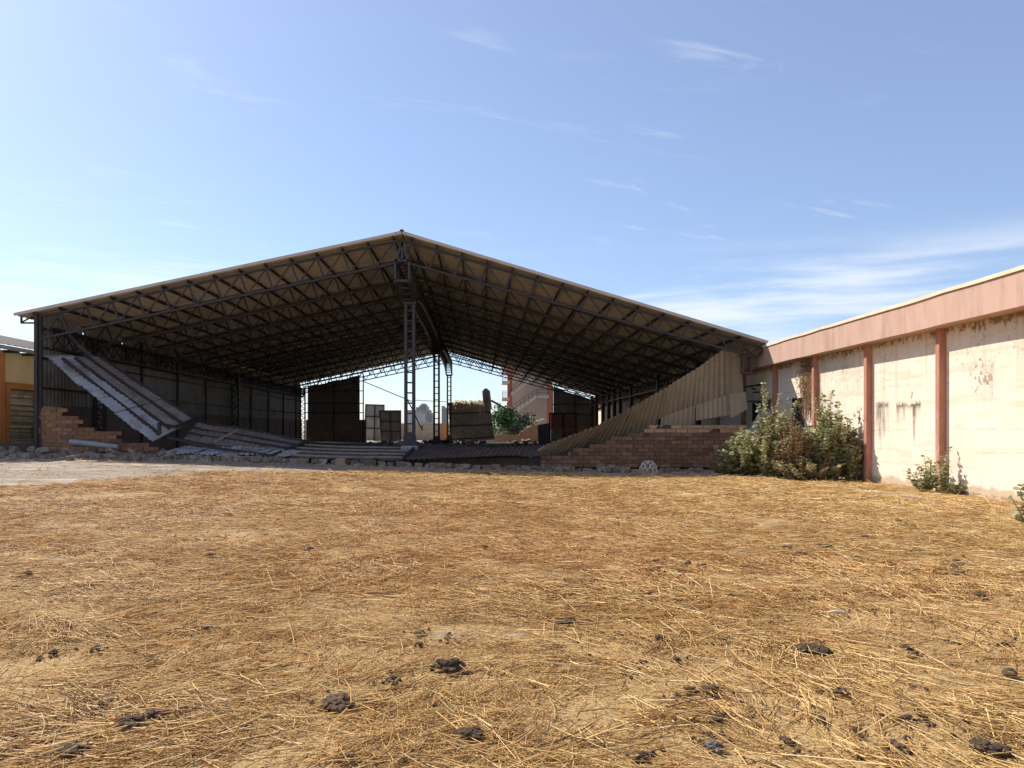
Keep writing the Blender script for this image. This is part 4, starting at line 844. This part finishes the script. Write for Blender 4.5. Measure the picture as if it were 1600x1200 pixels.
shrub('two-stemmed seedling on the ground right of the pilaster sapling', gp(1499, 772), .52, .3, 7, .125, .04, 20, dens=.055)
shrub('leafy shoot cut by the right edge of the picture', gp(1612, 822), 1.0, .42, 14, .14, .04, 21, dens=.07)
def vine():
    o = thing('dry_vine', (11.38, 26, .0), 'dry brown vine clinging to the shaded wall above the shrubs', 'vine'); r = random.Random(8); mb = MB()
    for k in range(170):
        y = r.gauss(25.85, .38); z = r.uniform(2.3, 3.95); p = Vector((XW - r.uniform(.02,.10), y, z)); pts = [p]
        for q in range(4): p = p + Vector((r.uniform(-.03,.03), r.uniform(-.12,.12), r.uniform(-.28,-.02))); p.x = min(max(p.x, XW - .16), XW - .012); pts.append(p)
        mb.tube(pts, .006, 3)
    mb.build('twigs', M['twig'], o); n = 700; rr = np.random.default_rng(9); P = np.stack([rr.uniform(XW-.12, XW-.02, n), rr.normal(25.85, .38, n), rr.uniform(1.9, 3.95, n)], -1); D = rr.normal(0, 1, (n, 3)); D[:, 2] -= .6; C = np.array([DRY[i] for i in rr.integers(0, 4, n)]); ln = rr.uniform(.04, .085, n)
    kind(link('leaves', leaf_mesh('leaves', P, D, rr.normal(0, 1, (n, 3)), ln, ln * .6, C), o), 'stuff')
vine()
mb = MB(); a, b, c, d = at(1192,634,28.9), at(1209,644,28.3), at(1180,700,27.6), at(1158,694,28.2); nrm = (b - a).cross(d - a).normalized() * .02
mb.add([a, b, c, d, a + nrm, b + nrm, c + nrm, d + nrm], [(0,1,2,3),(4,7,6,5),(0,4,5,1),(1,5,6,2),(2,6,7,3),(3,7,4,0)]); o = mb.build('leaning_board', M['grey_sheet']); tag(o, 'light grey flat board leaning before the dark warehouse door', 'board')
def tree(label, base, h, rx, n, seed, cols, name='leafy_tree'):
    o = thing(name, base, label, 'tree', 'trees behind the hall'); base = Vector(base); r = np.random.default_rng(seed); mb = MB(); mb.tube([base, base + Vector((.1,0,h*.3)), base + Vector((0,0,h*.6))], [.18,.13,.07], 6); cl = []
    for k in range(12):
        a = r.uniform(0, 6.28); q = rx * r.uniform(.3, .95); c = Vector((q*math.cos(a), q*math.sin(a), h*r.uniform(.4,.92))); mb.tube([base + Vector((0,0,h*.3)), base + c * .6 + Vector((0,0,h*.08)), base + c], [.07,.04,.02], 4); cl.append(np.array(c))
    mb.build('trunk', M['bark'], o); cl = np.array(cl); idx = r.integers(0, len(cl), n); P = cl[idx] + r.normal(0, rx * .26, (n, 3)); P[:, 2] = np.maximum(P[:, 2], .2); ln = r.uniform(.22, .42, n); C = np.array([cols[i] for i in r.integers(0, len(cols), n)])
    kind(link('crown', leaf_mesh('crown', P + np.array(base), r.normal(0, 1, (n, 3)), r.normal(0, 1, (n, 3)) + np.array([0,0,.6]), ln, ln * .6, C), o), 'stuff')
tree('bright green leafy tree right of the tilted dark panel', (*at(785, 690, 84).xy, .2), 4.0, 1.2, 1300, 31, [(.05,.115,.03),(.07,.15,.04),(.035,.08,.02)])
tree('darker bushy tree before the outside stair', (*at(806, 690, 88).xy, .2), 3.4, 1.6, 1200, 32, [(.045,.075,.045),(.06,.09,.055),(.03,.055,.03)])

# ------------------------------------------------------------------ dung
def dung_mesh(seed, lumps, mat):
    r = random.Random(seed); bm = bmesh.new()
    for k in range(lumps):
        a = r.uniform(0, 6.28); q = .0 if k == 0 else r.uniform(.12, .72); s_ = r.uniform(.14, .36) if k else .34
        mt = Matrix.Translation((q*math.cos(a), q*math.sin(a)*.8, .14 + (.16 if q < .35 and k else 0))) @ Euler((r.uniform(-.4,.4), r.uniform(-.4,.4), r.uniform(0,6))).to_matrix().to_4x4() @ Matrix.Diagonal((s_*1.25, s_, s_*.55, 1))
        ret = bmesh.ops.create_icosphere(bm, subdivisions=3, radius=1, matrix=mt)
        c = mt.translation
        for v in ret['verts']: n = float(fbm(v.co.x * 7 + seed + v.co.z * 4, v.co.y * 7 + v.co.z * 6, seed, 4)); v.co = c + (v.co - c) * (.45 + 1.1 * n)
    for v in bm.verts: v.co.z = max(v.co.z, -.05)
    me = bpy.data.meshes.new('cow_dung'); bm.to_mesh(me); bm.free(); me.materials.append(mat); return me
DM = [dung_mesh(i, n, M['dung']) for i, n in enumerate((4, 5, 7, 10, 15, 18, 13, 7))]; DG = dung_mesh(20, 5, M['dung_grey'])
big = [(697,1047,62,5,'broad flat dung pat left of the bare patch, in the near middle'),(530,1106,66,5,'largest heaped dung pat near the bottom, left of the middle'),(731,1154,50,4,'round lumpy dung pat at the bottom near the middle'),(1270,1024,52,3,'dung clump with a side lump in right foreground'),(1112,1084,34,2,'dung clump with a smaller lump on its left, near right'),(1580,1061,40,2,'flat dark dung piece cut close to the right edge'),(1546,1180,62,6,'big crumbled dung pat in the lower right corner'),(204,1134,52,6,'wide dung pat at the lower left'),(243,1121,40,4,'two-lump dung pat right of the wide lower left one'),(108,1182,62,3,'dark dung pat at the bottom left corner'),(1125,1127,34,2,'dark oblong dung piece right of the bare patch'),(886,976,32,3,'dung clump just above the middle bare patch'),(1028,1003,32,2,'flat dung piece in the straw right of middle bare patch'),(652,993,24,0,'single round dung lump above the broad flat pat'),(1316,1088,34,1,'long low dung piece below the right foreground clump'),(1404,1171,34,0,'round dung ball near the bottom right'),(1120,1172,46,-1,'pale grey crumbled dung at the bottom right of middle')]
for x, y, w, v, lab in big:
    p = gp(x, y); s_ = w * p[1] / F / 1.75; o = link('cow_dung', DM[v] if v >= 0 else DG, None, loc=(p[0], p[1], p[2] + .042), rot=(0, 0, random.uniform(0, 6)), scale=(s_, s_, s_ * .75)); tag(o, lab, 'dung')
small = [(612,1063,18),(617,1070,16),(562,1094,14),(1078,1083,20),(1130,1005,20),(1250,1021,24),(1415,1016,17),(1428,1026,11),(1335,1145,18),(1285,1128,20),(1418,1128,22),(1442,1126,20),(1530,937,22),(1362,957,11),(1142,937,14),(85,1022,20),(150,1015,16),(160,1103,26),(330,872,16),(480,866,10),(45,901,20),(385,1138,16),(235,1030,24),(145,1153,18),(322,985,16),(1255,870,16),(1290,858,20),(1027,883,16),(1058,870,10),(1228,861,14),(1350,842,14),(1493,881,14),(1493,893,16),(1497,899,14),(965,823,14),(1405,818,10),(1535,1118,16),(1270,940,10),(1100,890,10),(880,822,9),(1640,1000,20),(700,1000,12),(760,860,9),(483,862,12),(610,800,8),(1325,857,12),(1340,875,12),(1072,888,12),(105,980,14),(20,1175,22),(545,1188,24),(655,1010,12),(1230,1160,26),(1005,1186,24),(1110,1150,14),(870,1010,16),(1055,1035,18),(1165,990,10),(1015,935,12),(1480,1005,12),(1575,1010,18),(1000,1040,16)]
SHORT = ['broad flat pat near the middle','largest heaped pat','round lumpy pat at the bottom','clump with side lump','clump with smaller left lump','flat piece at the right edge','crumbled pat in lower right corner','wide lower left pat','two-lump lower left pat','bottom left corner pat','oblong piece by the bare patch','clump above the bare patch','flat piece right of bare patch','single round lump','long low piece','ball near the bottom right','pale grey crumbled dung']
near_count = {}
small.sort(key=lambda q: min(math.hypot(q[0] - b_[0], (q[1] - b_[1]) * 2) for b_ in big))
for x, y, w in small:
    p = gp(x, y); s_ = w * p[1] / F / 1.5; far = y < 950
    o = link('dung_lump', DM[random.choice((0, 1, 0, 2, 7))], None, loc=(p[0], p[1], p[2] + (.055 if far else .036)), rot=(0, 0, random.uniform(0, 6)), scale=(s_, s_, s_ * .85))
    i_ = min(range(len(big)), key=lambda q: math.hypot(x - big[q][0], (y - big[q][1]) * 2)); dx, dy = x - big[i_][0], y - big[i_][1]
    side = ('right of' if dx > 0 else 'left of') if abs(dx) > 1.2 * abs(dy) else ('nearer than' if dy > 0 else 'behind'); key = (i_, side); near_count[key] = near_count.get(key, 0) + 1
    tag(o, 'small dung lump, ' + ('closest' if near_count[key] == 1 else ORD[near_count[key] - 1] + ' closest') + ' ' + side + ' the ' + SHORT[i_], 'dung', 'dung lumps farther off' if far else 'dung lumps in the foreground')
def crumbs():
    V = []; Q = []
    spots = [(b_[0], b_[1], b_[2]) for b_ in big] + [(q[0], q[1], q[2]) for q in small] * 1
    for x, y, w in spots:
        for _ in range(random.randint(3, 11)):
            p = gp(x + random.gauss(0, w * .9), y + random.gauss(0, w * .35)); s_ = random.uniform(.006, .018) * (1 if y > 930 else 1.6); k = len(V)
            q = np.array([(-1,-1,0),(1,-.8,0),(.9,1,0),(-.8,.9,0),(-.6,-.7,1),(.7,-.6,.8),(.6,.7,1.1),(-.7,.6,.7)]) * s_ * rng.uniform(.5, 1.2, (8, 3))
            V.extend((p[0] + a[0], p[1] + a[1], p[2] + .025 + a[2]) for a in q); Q.extend(tuple(k + i for i in f) for f in ((4,5,6,7),(0,1,5,4),(1,2,6,5),(2,3,7,6),(3,0,4,7)))
    for _ in range(500):
        p = gp(random.uniform(-50, 1650), 674 + 1725 / random.uniform(3.2, 12)); s_ = random.uniform(.005, .014); k = len(V)
        q = np.array([(-1,-1,0),(1,-.8,0),(.9,1,0),(-.8,.9,0),(-.6,-.7,1),(.7,-.6,.8),(.6,.7,1.1),(-.7,.6,.7)]) * s_ * rng.uniform(.5, 1.2, (8, 3))
        V.extend((p[0] + a[0], p[1] + a[1], p[2] + .025 + a[2]) for a in q); Q.extend(tuple(k + i for i in f) for f in ((4,5,6,7),(0,1,5,4),(1,2,6,5),(2,3,7,6),(3,0,4,7)))
    o = link('dung_crumbs', fast_mesh('dung_crumbs', V, Q, M['dung'])); o['label'] = 'tiny dark crumbs of dung scattered through the yard straw'; o['category'] = 'dung'; kind(o, 'stuff')
crumbs()
mb = MB(); p = Vector(gp(1308, 963)); mb.tube([p + Vector((-.07,0,.05)), p + Vector((-.02,0,.055)), p + Vector((.05,0,.045)), p + Vector((.075,0,.05))], [.006,.012,.016,.008], 6); o = mb.build('bone', M['bone'], None, True); tag(o, 'bleached white bone lying in the straw at right', 'bone')
mb = MB(); p = Vector(gp(340, 1112)); pts = [p + Vector((-.035, 0, .02)), p + Vector((-.03, .0, .07)), p + Vector((.0, .01, .095)), p + Vector((.045, .0, .085)), p + Vector((.05, 0, .03))]
for a, b in zip(pts[:-1], pts[1:]): mb.bar(a, b, .016, .004)
o = mb.build('curled_husk', M['husk']); tag(o, 'pale curled strip of husk standing in the straw at lower left', 'husk')

# ------------------------------------------------------------------ straw
def straw_field():
    def sample(n, ya, yb, pw):
        Y = (rng.uniform(ya ** pw, yb ** pw, n)) ** (1 / pw); xl = -0.72 * Y - 1.2; xr = np.minimum(0.80 * Y + 1.0, 11.3); X = xl + (xr - xl) * rng.uniform(0, 1, n)
        k = rng.uniform(0, 1, n) < straw_cover(X, Y); return X[k], Y[k]
    def colour(X, Y, n):
        brown = np.clip(.5 + 1.9 * (fbm(X * .22 + 5, Y * .22, 71, 4) - .41), 0, 1) * sstep((Y - 4) / 5) * sstep((8 - X) / 6); brown = np.clip(brown, 0, 1)
        pal = np.array([(.88,.61,.25), (.71,.445,.165), (.50,.285,.098), (1.0,.80,.43), (.25,.125,.045)]); r = rng.uniform(0, 1, n); p = np.where(r < .30, 0, np.where(r < .58, 1, np.where(r < .78, 2, np.where(r < .90, 3, 4))))
        c = pal[p]; rb = np.array([(.60,.31,.11), (.43,.20,.068), (.82,.52,.21)])[rng.integers(0, 3, n)]; m = (rng.uniform(0, 1, n) < brown * .85)[:, None]
        return np.where(m, rb, c) * rng.uniform(.82, 1.15, (n, 1))
    def stalks(X, Y, length, width, seg, lift, tilt, iso):
        n = len(X); fl = fbm(X * .5, Y * .5, 81, 3); th = (fl - .5) * 7.0 + np.where(X > 1.2, -.75, 0) * sstep((9 - Y) / 4) + rng.normal(0, iso, n); th = np.where(rng.uniform(0, 1, n) < .3, rng.uniform(0, np.pi, n), th)
        pit = rng.normal(0, tilt, n); D = np.stack([np.cos(th) * np.cos(pit), np.sin(th) * np.cos(pit), np.sin(pit)], -1); Sd = np.stack([-np.sin(th), np.cos(th), np.zeros(n)], -1); U = np.cross(D, Sd)
        z0 = gz(X, Y) + lift * rng.uniform(0, 1, n) ** 2 + np.abs(np.sin(pit)) * length * .42 + width * .4; C = np.stack([X, Y, z0], -1); L = length[:, None]; w = width[:, None]; bend = rng.normal(0, .07, n)[:, None] * L; rows = []
        for j in range(seg + 1):
            t = j / seg; c = C + D * L * (t - .5) + Sd * bend * (1 - (2 * t - 1) ** 2); ww = w * (1 - .35 * t)
            rows += [c - Sd * ww * .5 - U * ww * .25, c + Sd * ww * .5 - U * ww * .25, c + U * ww * .45]
        V = np.stack(rows, 1).reshape(-1, 3); m = 3 * (seg + 1); k = np.arange(n)[:, None] * m; q = []
        for j in range(seg):
            for a in range(3): q.append(k + np.array([[j*3+a, j*3+(a+1)%3, (j+1)*3+(a+1)%3, (j+1)*3+a]]))
        return V, np.concatenate(q), m
    groups = []
    X, Y = sample(38000, 2.3, 7.8, 1.6); n = len(X); groups.append((X, Y, rng.gamma(3.2, .05, n) + .06, rng.uniform(.0028, .006, n), 2, .02, .08, .55))
    X, Y = sample(3600, 2.3, 10.0, 1.6); n = len(X); groups.append((X, Y, rng.uniform(.2, .55, n), rng.uniform(.005, .010, n), 2, .03, .10, .9))
    X, Y = sample(1500, 2.4, 12.0, 1.5); X = np.repeat(X, 14) + rng.normal(0, .07, len(X) * 14); Y = np.repeat(Y, 14) + rng.normal(0, .07, len(Y) * 14); n = len(X); groups.append((X, Y, rng.uniform(.12, .38, n), rng.uniform(.004, .009, n), 2, .035, .12, .22))
    X, Y = sample(150000, 2.3, 8.0, 1.6); n = len(X); groups.append((X, Y, rng.uniform(.015, .085, n), rng.uniform(.002, .0045, n), 1, .006, .10, 1.2))
    X, Y = sample(90000, 6.5, 15, 1.9); n = len(X); groups.append((X, Y, rng.gamma(3.2, .06, n) + .08, rng.uniform(.005, .010, n), 1, .03, .08, .55))
    X, Y = sample(80000, 13, 28, 2.0); n = len(X); groups.append((X, Y, rng.gamma(3.2, .07, n) + .10, rng.uniform(.008, .016, n), 1, .04, .09, .6))
    Vs = []; Qs = []; Cs = []; off = 0
    for X, Y, ln, w, seg, lift, tilt, iso in groups:
        V, Q, m = stalks(X, Y, ln, w, seg, lift, tilt, iso); Vs.append(V); Qs.append(Q + off); Cs.append(np.repeat(colour(X, Y, len(X)), m, 0)); off += len(V)
    o = link('straw', fast_mesh('straw', np.concatenate(Vs), np.concatenate(Qs), M['straw'], np.concatenate(Cs))); o['label'] = 'dry golden straw strewn thickly over the whole yard'; o['category'] = 'straw'; kind(o, 'stuff')
straw_field()
